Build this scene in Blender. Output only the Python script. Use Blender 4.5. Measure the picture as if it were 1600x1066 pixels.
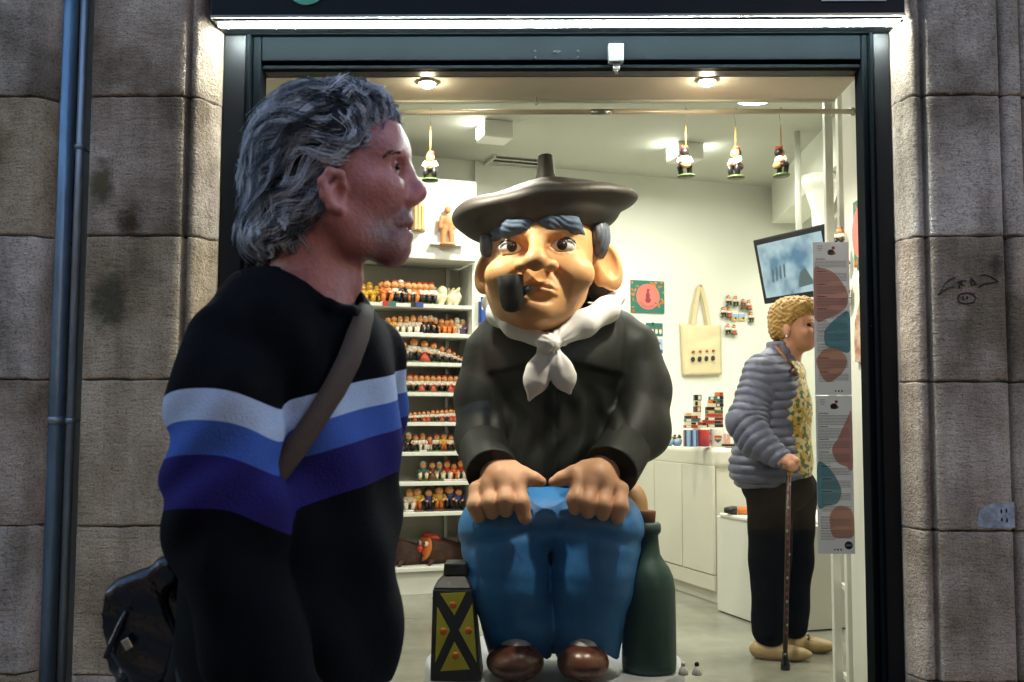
import bpy, bmesh, math, random
import numpy as np
from mathutils import Matrix, Vector, Euler

random.seed(7)
rng = np.random.default_rng(11)
for o in list(bpy.data.objects):
    bpy.data.objects.remove(o)
SC = bpy.context.scene
COL = SC.collection
R = math.radians

# ------------------------------------------------------------------ camera
F = 1600.0                      # focal length in pixels of the 1600 px wide photograph
CAM = np.array([0.0, 0.0, 1.18])
_cm = Matrix.Rotation(R(1.0), 4, 'Z') @ Matrix.Rotation(R(90 + 4.2), 4, 'X') @ Matrix.Rotation(R(0.2), 4, 'Z')
cd = bpy.data.cameras.new('camera')
cam = bpy.data.objects.new('camera', cd)
COL.objects.link(cam)
cam.matrix_world = Matrix.Translation(CAM) @ _cm
cd.sensor_width = 36.0
cd.lens = 36.0
cd.clip_start = 0.05
cd.clip_end = 2000
cd.dof.use_dof = True
cd.dof.focus_distance = 3.3
cd.dof.aperture_fstop = 9.0
SC.camera = cam
RC = np.array(_cm.to_3x3())

# ------------------------------------------------------------------ world, sun, exposure (dusk)
W = bpy.data.worlds.new('World')
SC.world = W
W.use_nodes = True
wn = W.node_tree
bg = wn.nodes['Background']
sky = wn.nodes.new('ShaderNodeTexSky')
sky.sky_type = 'NISHITA'
sky.sun_disc = False
sky.sun_elevation = R(16)
sky.sun_rotation = R(20)        # low sun behind the shop's building
sky.ozone_density = 1.6
wn.links.new(sky.outputs[0], bg.inputs[0])
bg.inputs[1].default_value = 0.15
sl = bpy.data.lights.new('sun', 'SUN')
sl.energy = 0.4
sl.angle = R(3)
sl.color = (1.0, 0.85, 0.7)
sun = bpy.data.objects.new('sun', sl)
COL.objects.link(sun)
sun.rotation_euler = (R(74), 0, R(160))
SC.view_settings.view_transform = 'Standard'
SC.view_settings.look = 'None'
SC.view_settings.exposure = 2.2
SC.view_settings.gamma = 1.0
SC.cycles.max_bounces = 6
SC.cycles.diffuse_bounces = 3
SC.cycles.glossy_bounces = 3
SC.cycles.transmission_bounces = 3
SC.cycles.transparent_max_bounces = 6
SC.cycles.caustics_reflective = False
SC.cycles.caustics_refractive = False

# ------------------------------------------------------------------ helpers
def ray(px, py):
    d = RC @ np.array([(px - 800) / F, -(py - 533) / F, -1.0])
    return d / d[1]
def at(px, py, Y):
    return CAM + ray(px, py) * Y
def floor_at(px, py, z):
    d = ray(px, py)
    return CAM + d * ((z - CAM[2]) / d[2])
def plane_at(px, py, p, n):
    d = ray(px, py)
    return CAM + d * (np.dot(p - CAM, n) / np.dot(d, n))
def V(*a):
    return np.array(a, float)
def unit(v):
    v = np.asarray(v, float)
    return v / (np.linalg.norm(v) + 1e-12)
def lin(c):
    c = c / 255.0
    return c / 12.92 if c <= 0.04045 else ((c + 0.055) / 1.055) ** 2.4
def srgb(r, g, b):
    return (lin(r), lin(g), lin(b))

MATS = {}
def mat(name, col, rough=0.6, var=0.12, scale=6.0, bump=0.0, bscale=60.0, metal=0.0, spec=0.5, col2=None,
        coat=0.0, sss=0.0, stretch=(1, 1, 1), emit=None, estr=0.0, rvar=0.1, attr=None, ramp=None, sheen=0.0, bdist=0.01):
    if name in MATS:
        return MATS[name]
    m = bpy.data.materials.new(name)
    m.use_nodes = True
    nt = m.node_tree
    b = nt.nodes['Principled BSDF']
    N, L = nt.nodes.new, nt.links.new
    tc = N('ShaderNodeTexCoord')
    mp = N('ShaderNodeMapping')
    mp.inputs['Scale'].default_value = stretch
    L(tc.outputs['Object'], mp.inputs[0])
    nz = N('ShaderNodeTexNoise')
    nz.inputs['Scale'].default_value = scale
    nz.inputs['Detail'].default_value = 6
    nz.inputs['Roughness'].default_value = 0.62
    L(mp.outputs[0], nz.inputs['Vector'])
    c = np.array(col)
    lo = np.clip(c * (1 - var), 0, 1) if col2 is None else c
    hi = np.clip(c * (1 + var), 0, 1) if col2 is None else np.array(col2)
    rp = N('ShaderNodeValToRGB')
    rp.color_ramp.elements[0].position = 0.32
    rp.color_ramp.elements[1].position = 0.68
    rp.color_ramp.elements[0].color = (*lo, 1)
    rp.color_ramp.elements[1].color = (*hi, 1)
    L(nz.outputs[0], rp.inputs[0])
    out = rp.outputs[0]
    if attr:                                    # garment or strand colour along a mesh attribute
        at_ = N('ShaderNodeAttribute')
        at_.attribute_name = attr
        r2 = N('ShaderNodeValToRGB')
        r2.color_ramp.interpolation = ramp[0]
        els = r2.color_ramp.elements
        while len(els) < len(ramp[1]):
            els.new(0.5)
        for e, (p, cc) in zip(els, ramp[1]):
            e.position = p
            e.color = (*cc, 1)
        L(at_.outputs['Fac'], r2.inputs[0])
        mx = N('ShaderNodeMix')
        mx.data_type = 'RGBA'
        mx.blend_type = 'MULTIPLY'
        mx.inputs[0].default_value = 1.0
        L(r2.outputs[0], mx.inputs[6])
        L(rp.outputs[0], mx.inputs[7])
        out = mx.outputs[2]
    L(out, b.inputs['Base Color'])
    rr = N('ShaderNodeMapRange')
    rr.inputs[3].default_value = max(0.02, rough - rvar)
    rr.inputs[4].default_value = min(1.0, rough + rvar)
    L(nz.outputs[0], rr.inputs[0])
    L(rr.outputs[0], b.inputs['Roughness'])
    b.inputs['Metallic'].default_value = metal
    b.inputs['Specular IOR Level'].default_value = spec
    b.inputs['Coat Weight'].default_value = coat
    b.inputs['Coat Roughness'].default_value = 0.15
    b.inputs['Sheen Weight'].default_value = sheen
    if sss:
        b.inputs['Subsurface Weight'].default_value = sss
        b.inputs['Subsurface Radius'].default_value = (0.012, 0.005, 0.003)
        b.inputs['Subsurface Scale'].default_value = 1.0
    if bump:
        n2 = N('ShaderNodeTexNoise')
        n2.inputs['Scale'].default_value = bscale
        n2.inputs['Detail'].default_value = 5
        L(mp.outputs[0], n2.inputs['Vector'])
        bp = N('ShaderNodeBump')
        bp.inputs['Strength'].default_value = bump
        bp.inputs['Distance'].default_value = bdist
        L(n2.outputs[0], bp.inputs['Height'])
        L(bp.outputs[0], b.inputs['Normal'])
    if emit is not None:
        b.inputs['Emission Color'].default_value = (*emit, 1)
        b.inputs['Emission Strength'].default_value = estr
    MATS[name] = m
    return m

class MB:
    """collects shapes in world (or local) coordinates and links them as ONE mesh object"""
    def __init__(s):
        s.v, s.f, s.m, s.n, s.cur, s.sm = [], [], [], 0, 0, []
        s.smooth = False
    def add(s, v, f, smooth=None):
        v = np.asarray(v, float).reshape(-1, 3)
        s.v.append(v)
        for q in f:
            s.f.append([int(i) + s.n for i in q])
            s.m.append(s.cur)
            s.sm.append(s.smooth if smooth is None else smooth)
        s.n += len(v)
        return s
    def box(s, c, size, ax=None):
        c = np.asarray(c, float)
        h = np.asarray(size, float) / 2
        A = np.eye(3) if ax is None else np.array(ax, float)      # rows are the axes
        v = [c + A[0] * h[0] * x + A[1] * h[1] * y + A[2] * h[2] * z for x in (-1, 1) for y in (-1, 1) for z in (-1, 1)]
        f = [(0, 1, 3, 2), (4, 6, 7, 5), (0, 4, 5, 1), (2, 3, 7, 6), (0, 2, 6, 4), (1, 5, 7, 3)]
        if np.linalg.det(A) < 0:
            f = [q[::-1] for q in f]
        return s.add(v, f, False)
    def hexa(s, p):        # 8 points: bottom loop 0-3 counter-clockwise, top loop 4-7
        return s.add(p, [(3, 2, 1, 0), (4, 5, 6, 7), (0, 1, 5, 4), (1, 2, 6, 5), (2, 3, 7, 6), (3, 0, 4, 7)], False)
    def tube(s, pts, rad, seg=8, caps=True, flat=None):
        pts = np.asarray(pts, float)
        n = len(pts)
        rad = np.full(n, rad) if np.isscalar(rad) else np.asarray(rad, float)
        T = np.gradient(pts, axis=0)
        T /= np.linalg.norm(T, axis=1)[:, None] + 1e-12
        up = V(0, 0, 1) if abs(T[0][2]) < 0.9 else V(0, 1, 0)
        x = unit(np.cross(up, T[0]))
        vs = []
        for i in range(n):
            x = unit(x - T[i] * np.dot(x, T[i]))
            y = np.cross(T[i], x)
            for k in range(seg):
                a = 2 * math.pi * k / seg
                vs.append(pts[i] + rad[i] * (x * math.cos(a) + y * math.sin(a)))
        fs = []
        for i in range(n - 1):
            for k in range(seg):
                a, b2 = i * seg + k, i * seg + (k + 1) % seg
                fs.append((a, b2, b2 + seg, a + seg))
        if caps:
            fs.append(tuple(range(seg))[::-1])
            fs.append(tuple(range((n - 1) * seg, n * seg)))
        return s.add(vs, fs, True)
    def lathe(s, base, prof, seg=20, ax=None, caps=True):
        A = np.eye(3) if ax is None else np.array(ax, float)
        base = np.asarray(base, float)
        vs, fs = [], []
        for (r, z) in prof:
            for k in range(seg):
                a = 2 * math.pi * k / seg
                vs.append(base + A[0] * r * math.cos(a) + A[1] * r * math.sin(a) + A[2] * z)
        for i in range(len(prof) - 1):
            for k in range(seg):
                a, b2 = i * seg + k, i * seg + (k + 1) % seg
                fs.append((a, b2, b2 + seg, a + seg))
        if caps:
            fs.append(tuple(range(seg))[::-1])
            fs.append(tuple(range((len(prof) - 1) * seg, len(prof) * seg)))
        return s.add(vs, fs, True)
    def ell(s, c, r, seg=12, rings=7, ax=None):
        A = np.eye(3) if ax is None else np.array(ax, float)
        r = np.full(3, r) if np.isscalar(r) else np.asarray(r, float)
        c = np.asarray(c, float)
        vs, fs = [c - A[2] * r[2]], []
        for i in range(1, rings):
            t = math.pi * i / rings - math.pi / 2
            for k in range(seg):
                a = 2 * math.pi * k / seg
                vs.append(c + A[0] * r[0] * math.cos(t) * math.cos(a) + A[1] * r[1] * math.cos(t) * math.sin(a) + A[2] * r[2] * math.sin(t))
        vs.append(c + A[2] * r[2])
        e = len(vs) - 1
        for k in range(seg):
            fs.append((0, 1 + (k + 1) % seg, 1 + k))
            fs.append((e, e - seg + k, e - seg + (k + 1) % seg))
        for i in range(rings - 2):
            for k in range(seg):
                a, b2 = 1 + i * seg + k, 1 + i * seg + (k + 1) % seg
                fs.append((a, b2, b2 + seg, a + seg))
        return s.add(vs, fs, True)
    def prism(s, poly, fr, d0, d1):        # polygon in the (u, v) plane of frame fr, thickened from w=d0 to w=d1
        n = len(poly)
        v = [fr(u, q, d0) for u, q in poly] + [fr(u, q, d1) for u, q in poly]
        f = [tuple(range(n))[::-1], tuple(range(n, 2 * n))] + [(i, (i + 1) % n, n + (i + 1) % n, n + i) for i in range(n)]
        return s.add(v, f, False)

def child_of(o, parent):
    o.parent = parent
def wloc(o):
    l = np.zeros(3)
    while o is not None:
        l = l + np.array(o.location)
        o = o.parent
    return l
def obj(name, mb, mats, parent=None, bevel=0.0, seg=2, origin=None, me=None):
    """ONE mesh object; vertices are given in world coordinates"""
    if me is None:
        me = bpy.data.meshes.new(name)
        v = np.concatenate(mb.v)
        base = wloc(parent) if parent is not None else np.zeros(3)
        loc = np.zeros(3)
        if parent is None:
            loc = np.asarray(origin, float) if origin is not None else np.array([(v[:, 0].min() + v[:, 0].max()) / 2, (v[:, 1].min() + v[:, 1].max()) / 2, v[:, 2].min()])
        me.from_pydata((v - base - loc).tolist(), [], mb.f)
        me.polygons.foreach_set('material_index', mb.m)
        me.polygons.foreach_set('use_smooth', mb.sm)
        me.update()
    o = bpy.data.objects.new(name, me)
    for m in (mats if isinstance(mats, (list, tuple)) else [mats]):
        me.materials.append(m)
    COL.objects.link(o)
    if mb is not None and parent is None:
        o.location = loc
    if parent is not None:
        o.parent = parent
    if bevel:
        md = o.modifiers.new('bevel', 'BEVEL')
        md.width = bevel
        md.segments = seg
        md.limit_method = 'ANGLE'
        md.angle_limit = R(35)
    return o
def thing(name, label, cat, loc, group=None):
    o = bpy.data.objects.new(name, None)
    COL.objects.link(o)
    o.empty_display_size = 0.1
    o.location = loc
    return tag(o, label, cat, group)
def tag(o, label=None, cat=None, group=None, kind=None):
    if label: o['label'] = label
    if cat: o['category'] = cat
    if group: o['group'] = group
    if kind: o['kind'] = kind
    return o
def Fr(o, u, v, w):
    o, u, v, w = [np.asarray(q, float) for q in (o, u, v, w)]
    g = lambda a, b, c=0.0: o + u * a + v * b + w * c
    g.ax = np.array([u, v, w])
    g.o = o
    return g
def text_mesh(s, size=1.0):
    cu = bpy.data.curves.new('t', 'FONT')
    cu.body = s
    cu.size = size
    cu.align_x = 'CENTER'
    cu.resolution_u = 3
    t = bpy.data.objects.new('t', cu)
    COL.objects.link(t)
    bpy.context.view_layer.update()
    me = bpy.data.meshes.new_from_object(t.evaluated_get(bpy.context.evaluated_depsgraph_get()))
    v = np.array([q.co[:] for q in me.vertices]).reshape(-1, 3)
    f = [tuple(p.vertices) for p in me.polygons]
    bpy.data.objects.remove(t)
    bpy.data.curves.remove(cu)
    bpy.data.meshes.remove(me)
    return v, f
def put_text(mb, s, size, fr, u, v, w=0.0, rot=0.0, sx=1.0):
    tv, tf = text_mesh(s, size)
    if not len(tv):
        return
    c, sn = math.cos(rot), math.sin(rot)
    mb.add([fr(u + (x * sx) * c - y * sn, v + (x * sx) * sn + y * c, w) for x, y, _ in tv], tf, False)

# ---- implicit surfaces (smooth unions of ellipsoids and tapered limbs), meshed with surface nets
def sd_ell(c, r, ax=None):
    c = np.asarray(c, np.float32)
    r = np.asarray([r] * 3 if np.isscalar(r) else r, np.float32)
    A = None if ax is None else np.asarray(ax, np.float32).T
    def f(p):
        q = p - c
        if A is not None:
            q = q @ A
        k0 = np.linalg.norm(q / r, axis=1)
        k1 = np.linalg.norm(q / (r * r), axis=1)
        return k0 * (k0 - 1) / np.maximum(k1, 1e-6)
    return f
def sd_cap(a, b, ra, rb=None):
    a, b = np.asarray(a, np.float32), np.asarray(b, np.float32)
    rb = ra if rb is None else rb
    ab = b - a
    L2 = max(float(ab @ ab), 1e-9)
    def f(p):
        t = np.clip(((p - a) @ ab) / L2, 0, 1)
        return np.linalg.norm(p - a - t[:, None] * ab, axis=1) - (ra + (rb - ra) * t)
    return f
def sd_box(c, h, r, ax=None):
    c, h = np.asarray(c, np.float32), np.asarray(h, np.float32) - r
    A = None if ax is None else np.asarray(ax, np.float32).T
    def f(p):
        q = p - c
        if A is not None:
            q = q @ A
        q = np.abs(q) - h
        return np.linalg.norm(np.maximum(q, 0), axis=1) + np.minimum(q.max(axis=1), 0) - r
    return f
def smin(a, b, k):
    h = np.maximum(k - np.abs(a - b), 0) / k
    return np.minimum(a, b) - h * h * k * 0.25
def U(k, *fs):
    def f(p):
        d = fs[0](p)
        for g in fs[1:]:
            d = smin(d, g(p), k)
        return d
    return f
def cut(f, g, k=0.01):
    return lambda p: -smin(-f(p), g(p), k)
def chain(pts, rs, k=0.01):
    return U(k, *[sd_cap(pts[i], pts[i + 1], rs[i], rs[i + 1]) for i in range(len(pts) - 1)])
def march(f, px, py, y0=0.3, y1=9.0):
    """distance at which the line of sight through a photo pixel meets a surface"""
    d = ray(px, py)
    d /= np.linalg.norm(d)
    t = y0
    for _ in range(160):
        s = float(f((CAM + d * t)[None].astype(np.float32))[0])
        t += s * 0.8
        if abs(s) < 2e-4 or t > y1:
            break
    return CAM + d * t
def nets(f, lo, hi, h, project=2):
    lo, hi = np.asarray(lo, float), np.asarray(hi, float)
    n = (np.ceil((hi - lo) / h / 4).astype(int) * 4) + 1
    ax = [lo[i] + h * np.arange(n[i]) for i in range(3)]
    # coarse pass first, then the full grid only near the surface
    C = np.stack(np.meshgrid(*[x[::4] for x in ax], indexing='ij'), -1).astype(np.float32)
    Dc = f(C.reshape(-1, 3)).reshape(C.shape[:3])
    D = np.repeat(np.repeat(np.repeat(Dc, 4, 0), 4, 1), 4, 2)[2:n[0] + 2, 2:n[1] + 2, 2:n[2] + 2].copy()
    near = np.argwhere(np.abs(D) < h * 6.5)
    pts = (lo + near * h).astype(np.float32)
    D[tuple(near.T)] = f(pts)
    S = D < 0
    off = np.array([(i, j, k) for i in (0, 1) for j in (0, 1) for k in (0, 1)])
    cnt = sum(S[i:n[0] - 1 + i, j:n[1] - 1 + j, k:n[2] - 1 + k].astype(np.int8) for i, j, k in off)
    act = np.argwhere((cnt > 0) & (cnt < 8))
    idx = np.full(n - 1, -1, np.int64)
    idx[tuple(act.T)] = np.arange(len(act))
    cv = [D[tuple((act + o).T)] for o in off]
    ps, ct = np.zeros((len(act), 3)), np.zeros(len(act))
    for a in range(8):
        for b in range(a + 1, 8):
            if np.abs(off[a] - off[b]).sum() == 1:
                x = (cv[a] < 0) != (cv[b] < 0)
                t = cv[a] / np.where(x, cv[a] - cv[b], 1)
                ps += np.where(x[:, None], off[a] + t[:, None] * (off[b] - off[a]), 0)
                ct += x
    v = lo + h * (act + ps / ct[:, None])
    faces = []
    for d in range(3):
        e1, e2 = (d + 1) % 3, (d + 2) % 3
        sl0, sl1 = [slice(1, -1)] * 3, [slice(1, -1)] * 3
        sl0[d], sl1[d] = slice(0, -1), slice(1, None)
        s0, s1 = S[tuple(sl0)], S[tuple(sl1)]
        g = np.argwhere(s0 != s1)
        base = g.copy()
        base[:, e1] += 1
        base[:, e2] += 1
        def ci(a, b):
            q = base.copy()
            q[:, e1] -= a
            q[:, e2] -= b
            return idx[tuple(q.T)]
        q = np.stack([ci(1, 1), ci(0, 1), ci(0, 0), ci(1, 0)], 1)
        fl = ~s0[tuple(g.T)]
        q[fl] = q[fl][:, ::-1]
        faces.append(q)
    fc = np.concatenate(faces)
    fc = fc[(fc >= 0).all(1)]
    for _ in range(project):
        e = h * 0.25
        p = v.astype(np.float32)
        d0 = f(p)
        gr = np.stack([(f(p + np.eye(3, dtype=np.float32)[i] * e) - f(p - np.eye(3, dtype=np.float32)[i] * e)) / (2 * e) for i in range(3)], 1)
        g2 = np.maximum((gr ** 2).sum(1), 0.05)
        st = np.clip(d0 / g2, -h * .5, h * .5)
        v = v - gr * st[:, None]
    return v, fc
def blob(name, f, lo, hi, h, mats, parent=None, attr=None, origin=None, label=None):
    v, fc = nets(f, lo, hi, h)
    if len(v) == 0:
        raise RuntimeError('empty ' + name)
    me = bpy.data.meshes.new(name)
    base = wloc(parent) if parent is not None else (np.asarray(origin, float) if origin is not None else np.array([v[:, 0].mean(), v[:, 1].mean(), v[:, 2].min()]))
    me.vertices.add(len(v))
    me.vertices.foreach_set('co', (v - base).astype(np.float32).ravel())
    me.loops.add(len(fc) * 4)
    me.loops.foreach_set('vertex_index', fc.astype(np.int32).ravel())
    me.polygons.add(len(fc))
    me.polygons.foreach_set('loop_start', np.arange(len(fc), dtype=np.int32) * 4)
    me.polygons.foreach_set('loop_total', np.full(len(fc), 4, np.int32))
    me.update(calc_edges=True)
    me.polygons.foreach_set('use_smooth', np.ones(len(fc), bool))
    if attr:
        for an, fn in attr.items():
            a = me.attributes.new(an, 'FLOAT', 'POINT')
            a.data.foreach_set('value', fn(v).astype(np.float32))
    o = bpy.data.objects.new(name, me)
    for m in (mats if isinstance(mats, (list, tuple)) else [mats]):
        me.materials.append(m)
    COL.objects.link(o)
    if parent is not None:
        o.parent = parent
    else:
        o.location = base
    if label:
        o['label'] = label
    return o
def bounds(pts, pad):
    p = np.asarray(pts, float)
    return p.min(0) - pad, p.max(0) + pad
# ------------------------------------------------------------------ materials of the setting
ZF = 0.12                                        # shop floor above the street
m_street = mat('street paving', srgb(96, 94, 92), 0.8, 0.2, 3, 0.5, 40)
def stone_mat(name, c_lo, c_mid, c_hi, seed):
    m = bpy.data.materials.new(name)
    m.use_nodes = True
    nt = m.node_tree
    N, L = nt.nodes.new, nt.links.new
    b = nt.nodes['Principled BSDF']
    tc = N('ShaderNodeTexCoord')
    def noise(scale, st, det=6, rg=0.6):
        mp = N('ShaderNodeMapping')
        mp.inputs['Scale'].default_value = st
        mp.inputs['Location'].default_value = (seed, seed * .7, seed * 1.3)
        L(tc.outputs['Object'], mp.inputs[0])
        n = N('ShaderNodeTexNoise')
        n.inputs['Scale'].default_value = scale
        n.inputs['Detail'].default_value = det
        n.inputs['Roughness'].default_value = rg
        L(mp.outputs[0], n.inputs['Vector'])
        return n.outputs[0]
    def ramp(src, els):
        r = N('ShaderNodeValToRGB')
        e = r.color_ramp.elements
        while len(e) < len(els):
            e.new(.5)
        for q, (p, c) in zip(e, els):
            q.position = p
            q.color = (*c, 1)
        L(src, r.inputs[0])
        return r.outputs[0]
    def mixc(fac, a, b2, mode='MIX'):
        x = N('ShaderNodeMix')
        x.data_type = 'RGBA'
        x.blend_type = mode
        if isinstance(fac, float):
            x.inputs[0].default_value = fac
        else:
            L(fac, x.inputs[0])
        L(a, x.inputs[6])
        if isinstance(b2, tuple):
            x.inputs[7].default_value = (*b2, 1)
        else:
            L(b2, x.inputs[7])
        return x.outputs[2]
    base = ramp(noise(3.2, (1, 1, 1)), [(.33, c_lo), (.5, c_mid), (.68, c_hi)])
    # rain streaks run down the blocks; damp brown blotches; fine pitting
    st = ramp(noise(9, (1, 1, .16)), [(.36, (.5, .47, .44)), (.58, (1, 1, 1))])
    base = mixc(.75, base, st, 'MULTIPLY')
    bl = ramp(noise(2.1, (1, 1, .8), 3), [(.62, (0, 0, 0)), (.74, (.65, .65, .65))])
    base = mixc(bl, base, (.085, .062, .035))
    pit = ramp(noise(150, (1, 1, 1), 3), [(.34, (.4, .4, .4)), (.5, (1, 1, 1))])
    base = mixc(.75, base, pit, 'MULTIPLY')
    L(base, b.inputs['Base Color'])
    b.inputs['Roughness'].default_value = .92
    b.inputs['Specular IOR Level'].default_value = .25
    # tooled surface: short horizontal chisel marks plus coarse unevenness
    wv = N('ShaderNodeMath')
    wv.operation = 'MULTIPLY_ADD'
    L(noise(64, (.36, 1, 1.35), 4, .7), wv.inputs[0])
    wv.inputs[1].default_value = .55
    L(noise(15, (1, 1, 1), 4), wv.inputs[2])
    w2 = N('ShaderNodeMath')
    w2.operation = 'MULTIPLY_ADD'
    L(noise(190, (.8, 1, 1), 2), w2.inputs[0])
    w2.inputs[1].default_value = .22
    L(wv.outputs[0], w2.inputs[2])
    bp = N('ShaderNodeBump')
    bp.inputs['Strength'].default_value = 1.0
    bp.inputs['Distance'].default_value = .0125
    L(w2.outputs[0], bp.inputs['Height'])
    L(bp.outputs[0], b.inputs['Normal'])
    return m
m_stone = [stone_mat('tooled sandstone %s' % n, *c, s) for n, c, s in (
    ('grey', (srgb(130, 112, 91), srgb(175, 154, 135), srgb(205, 185, 165)), 1.0),
    ('warm', (srgb(135, 112, 84), srgb(181, 158, 130), srgb(209, 184, 156)), 4.2),
    ('cool', (srgb(130, 115, 99), srgb(179, 162, 146), srgb(211, 193, 178)), 8.1))]
m_mortar = mat('dark mortar', srgb(74, 68, 62), .95, .3, 30, .6, 90)
m_frame = mat('dark blue painted steel', srgb(6, 10, 13), .7, .2, 5, .12, 220, spec=.03, rvar=.08, bdist=.002)
m_black = mat('black painted steel', srgb(10, 12, 15), .5, .3, 6, .15, 160, spec=.25, rvar=.1, bdist=.002)
m_white = mat('white painted wall', srgb(226, 228, 216), .75, .02, 2.0, .06, 90)
m_white2 = mat('white lacquer', srgb(226, 226, 216), .38, .025, 3.0)
m_ceil = mat('white painted ceiling', srgb(196, 198, 186), .85, .03, 1.5)
m_soffit = mat('beige plasterboard soffit', srgb(226, 218, 202), .8, .05, 2.5)
m_floor = mat('polished grey concrete', srgb(112, 112, 100), .2, .2, 2.2, .03, 30, rvar=.1, col2=srgb(146, 146, 132))
m_steel = mat('brushed steel', srgb(150, 150, 145), .3, .1, 8, metal=.9)
m_pipe = mat('blue grey galvanised pipe', srgb(124, 150, 170), .34, .25, 14, .15, 60, metal=.55, stretch=(1, 1, .25))
m_pipe2 = mat('dull zinc pipe', srgb(150, 158, 166), .38, .2, 16, .2, 60, metal=.6, stretch=(1, 1, .25))
m_led = mat('lit tube', (1, 1, 1), .5, 0, emit=(.86, 1.0, .96), estr=105.0)

# ------------------------------------------------------------------ street
g = MB()
g.box((0, 2, -.05), (400, 400, .1))
tag(obj('street', g, m_street, origin=(0, 0, 0)), 'grey paved street outside the shop', kind='structure')

# ------------------------------------------------------------------ stone facade of coursed blocks
YS = 3.16
joint_px = [148, 369, 597, 830]
JZ = [at(1500, y, YS)[2] for y in joint_px]
dz = (JZ[0] - JZ[3]) / 3
JZ = [JZ[0] + 3 * dz, JZ[0] + 2 * dz, JZ[0] + dz] + JZ + [JZ[3] - dz * 1.0]
JZ = [z for z in JZ if z > .1] + [0.0]
def block(mb, prof, z0, z1, gap=.0045, seed=0):
    """one dressed stone: plan profile (front outline, left to right) raised between two joints, edges worn"""
    rs = np.random.default_rng(seed)
    P = []
    prof = [np.array(p, float) for p in prof]
    for a, b in zip(prof[:-1], prof[1:]):
        n = max(1, int(np.linalg.norm(b - a) / .022))
        P += [a + (b - a) * i / n for i in range(n)]
    P.append(prof[-1])
    P = np.array(P)
    n = len(P)
    zs = np.concatenate([[z0 + gap / 2, z0 + gap / 2 + .0025, z0 + gap / 2 + .005], np.linspace(z0 + .011, z1 - .011, 13), [z1 - gap / 2 - .005, z1 - gap / 2 - .0025, z1 - gap / 2]])
    ins = np.array([.006, .0015, .0] + [0] * 13 + [.0, .0015, .006])
    lo = rs.normal(0, 1, (len(zs), n))
    for _ in range(3):
        lo = (lo + np.roll(lo, 1, 1) + np.roll(lo, -1, 1)) / 3
        lo[1:-1] = (lo[1:-1] + lo[:-2] + lo[2:]) / 3
    chip = np.maximum(0, rs.normal(0, 1, (len(zs), n)) - 1.1) * np.array([.004, .005, .003] + [0] * 13 + [.003, .005, .004])[:, None]
    wob = rs.normal(0, .0016, n)
    vs = []
    for i, z in enumerate(zs):
        for k in range(n):
            edge = 0 if (k in (0, n - 1)) else 1
            vs.append((P[k, 0], P[k, 1] + (ins[i] + lo[i, k] * .0025 + chip[i, k]) * edge, z + wob[k] * (1 if i < 3 or i > len(zs) - 4 else 0)))
    fs = [(i * n + k, i * n + k + 1, (i + 1) * n + k + 1, (i + 1) * n + k) for i in range(len(zs) - 1) for k in range(n - 1)]
    top, bot = [(len(zs) - 1) * n + k for k in range(n)], list(range(n))
    fs += [tuple(top), tuple(bot[::-1])]
    mb.add(vs, fs, True)
def X(px, Y=YS, py=560):
    return at(px, py, Y)[0]
XR, XL = X(1425), X(318)                          # edges of the shop opening
prof_right = [(XR, 3.34), (XR, 3.25), (XR + .004, 3.235), (XR + .018, 3.19), (XR + .026, 3.174), (XR + .038, 3.168), (XR + .05, 3.172), (XR + .058, 3.19),
              (XR + .064, 3.19), (XR + .068, 3.165), (XR + .075, YS), (XR + .285, YS), (XR + .292, 3.166), (XR + .296, 3.19), (XR + .303, 3.19), (XR + .308, 3.172), (XR + .33, 3.166), (XR + .36, 3.166), (XR + .363, 3.3)]
prof_far = [(XR + .366, 3.3), (XR + .37, 3.185), (XR + .38, 3.18), (XR + 1.2, 3.18), (XR + 1.203, 3.3)]
xg1, xg0 = X(124), X(66)                          # niche with the pipes, measured at mid height
prof_left = [(xg1, 3.42), (xg1 + .004, 3.175), (xg1 + .012, YS), (XL - .09, YS), (XL - .083, 3.165), (XL - .078, 3.19), (XL - .07, 3.19), (XL - .064, 3.172), (XL - .056, 3.168),
             (XL - .042, 3.176), (XL - .016, 3.235), (XL - .003, 3.25), (XL, 3.26), (XL, 3.34)]
prof_ll = [(xg0 - 1.0, 3.3), (xg0 - .997, YS), (xg0 - .05, YS), (xg0 - .035, 3.168), (xg0 - .02, 3.19), (xg0 - .004, 3.21), (xg0, 3.23), (xg0, 3.42)]
def pier(name, label, prof, cols, loc, zs=JZ):
    root = thing(name, label, 'stone pier', loc)
    blocks = []
    for i, (z1, z0) in enumerate(zip(zs[:-1], zs[1:])):
        mb = MB()
        block(mb, prof, z0, z1, seed=i * 7 + int(abs(loc[0]) * 100))
        blocks.append(obj('stone_block', mb, m_stone[cols[i % len(cols)]], root))
    mb = MB()
    x0, x1 = prof[0][0], prof[-1][0]
    pp = [(x, y + .010) for x, y in prof]
    pp[0], pp[-1] = (pp[0][0] + .004, pp[0][1]), (pp[-1][0] - .004, pp[-1][1])
    mb.prism(pp + [(x1 - .004, 3.46), (x0 + .004, 3.46)], Fr((0, 0, 0), (1, 0, 0), (0, 1, 0), (0, 0, 1)), .0, zs[0] - .01)
    obj('mortar_core', mb, m_mortar, root)
    return root, blocks
pier_r, blocks_r = pier('stone_pier', 'pale moulded stone pier with marker scrawl right of the shop window', prof_right, [0, 2, 2, 2, 0, 0], (XR + .18, 3.3, 0))
pier('stone_pier', 'plain stone wall strip at the far right edge of the photo', prof_far, [2, 0], (XR + .8, 3.3, 0))
pier_l, blocks_l = pier('stone_pier', 'stained stone pier between the pipes and the shop window', prof_left, [1, 0, 0, 0, 1, 1], (XL - .2, 3.3, 0))
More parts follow.
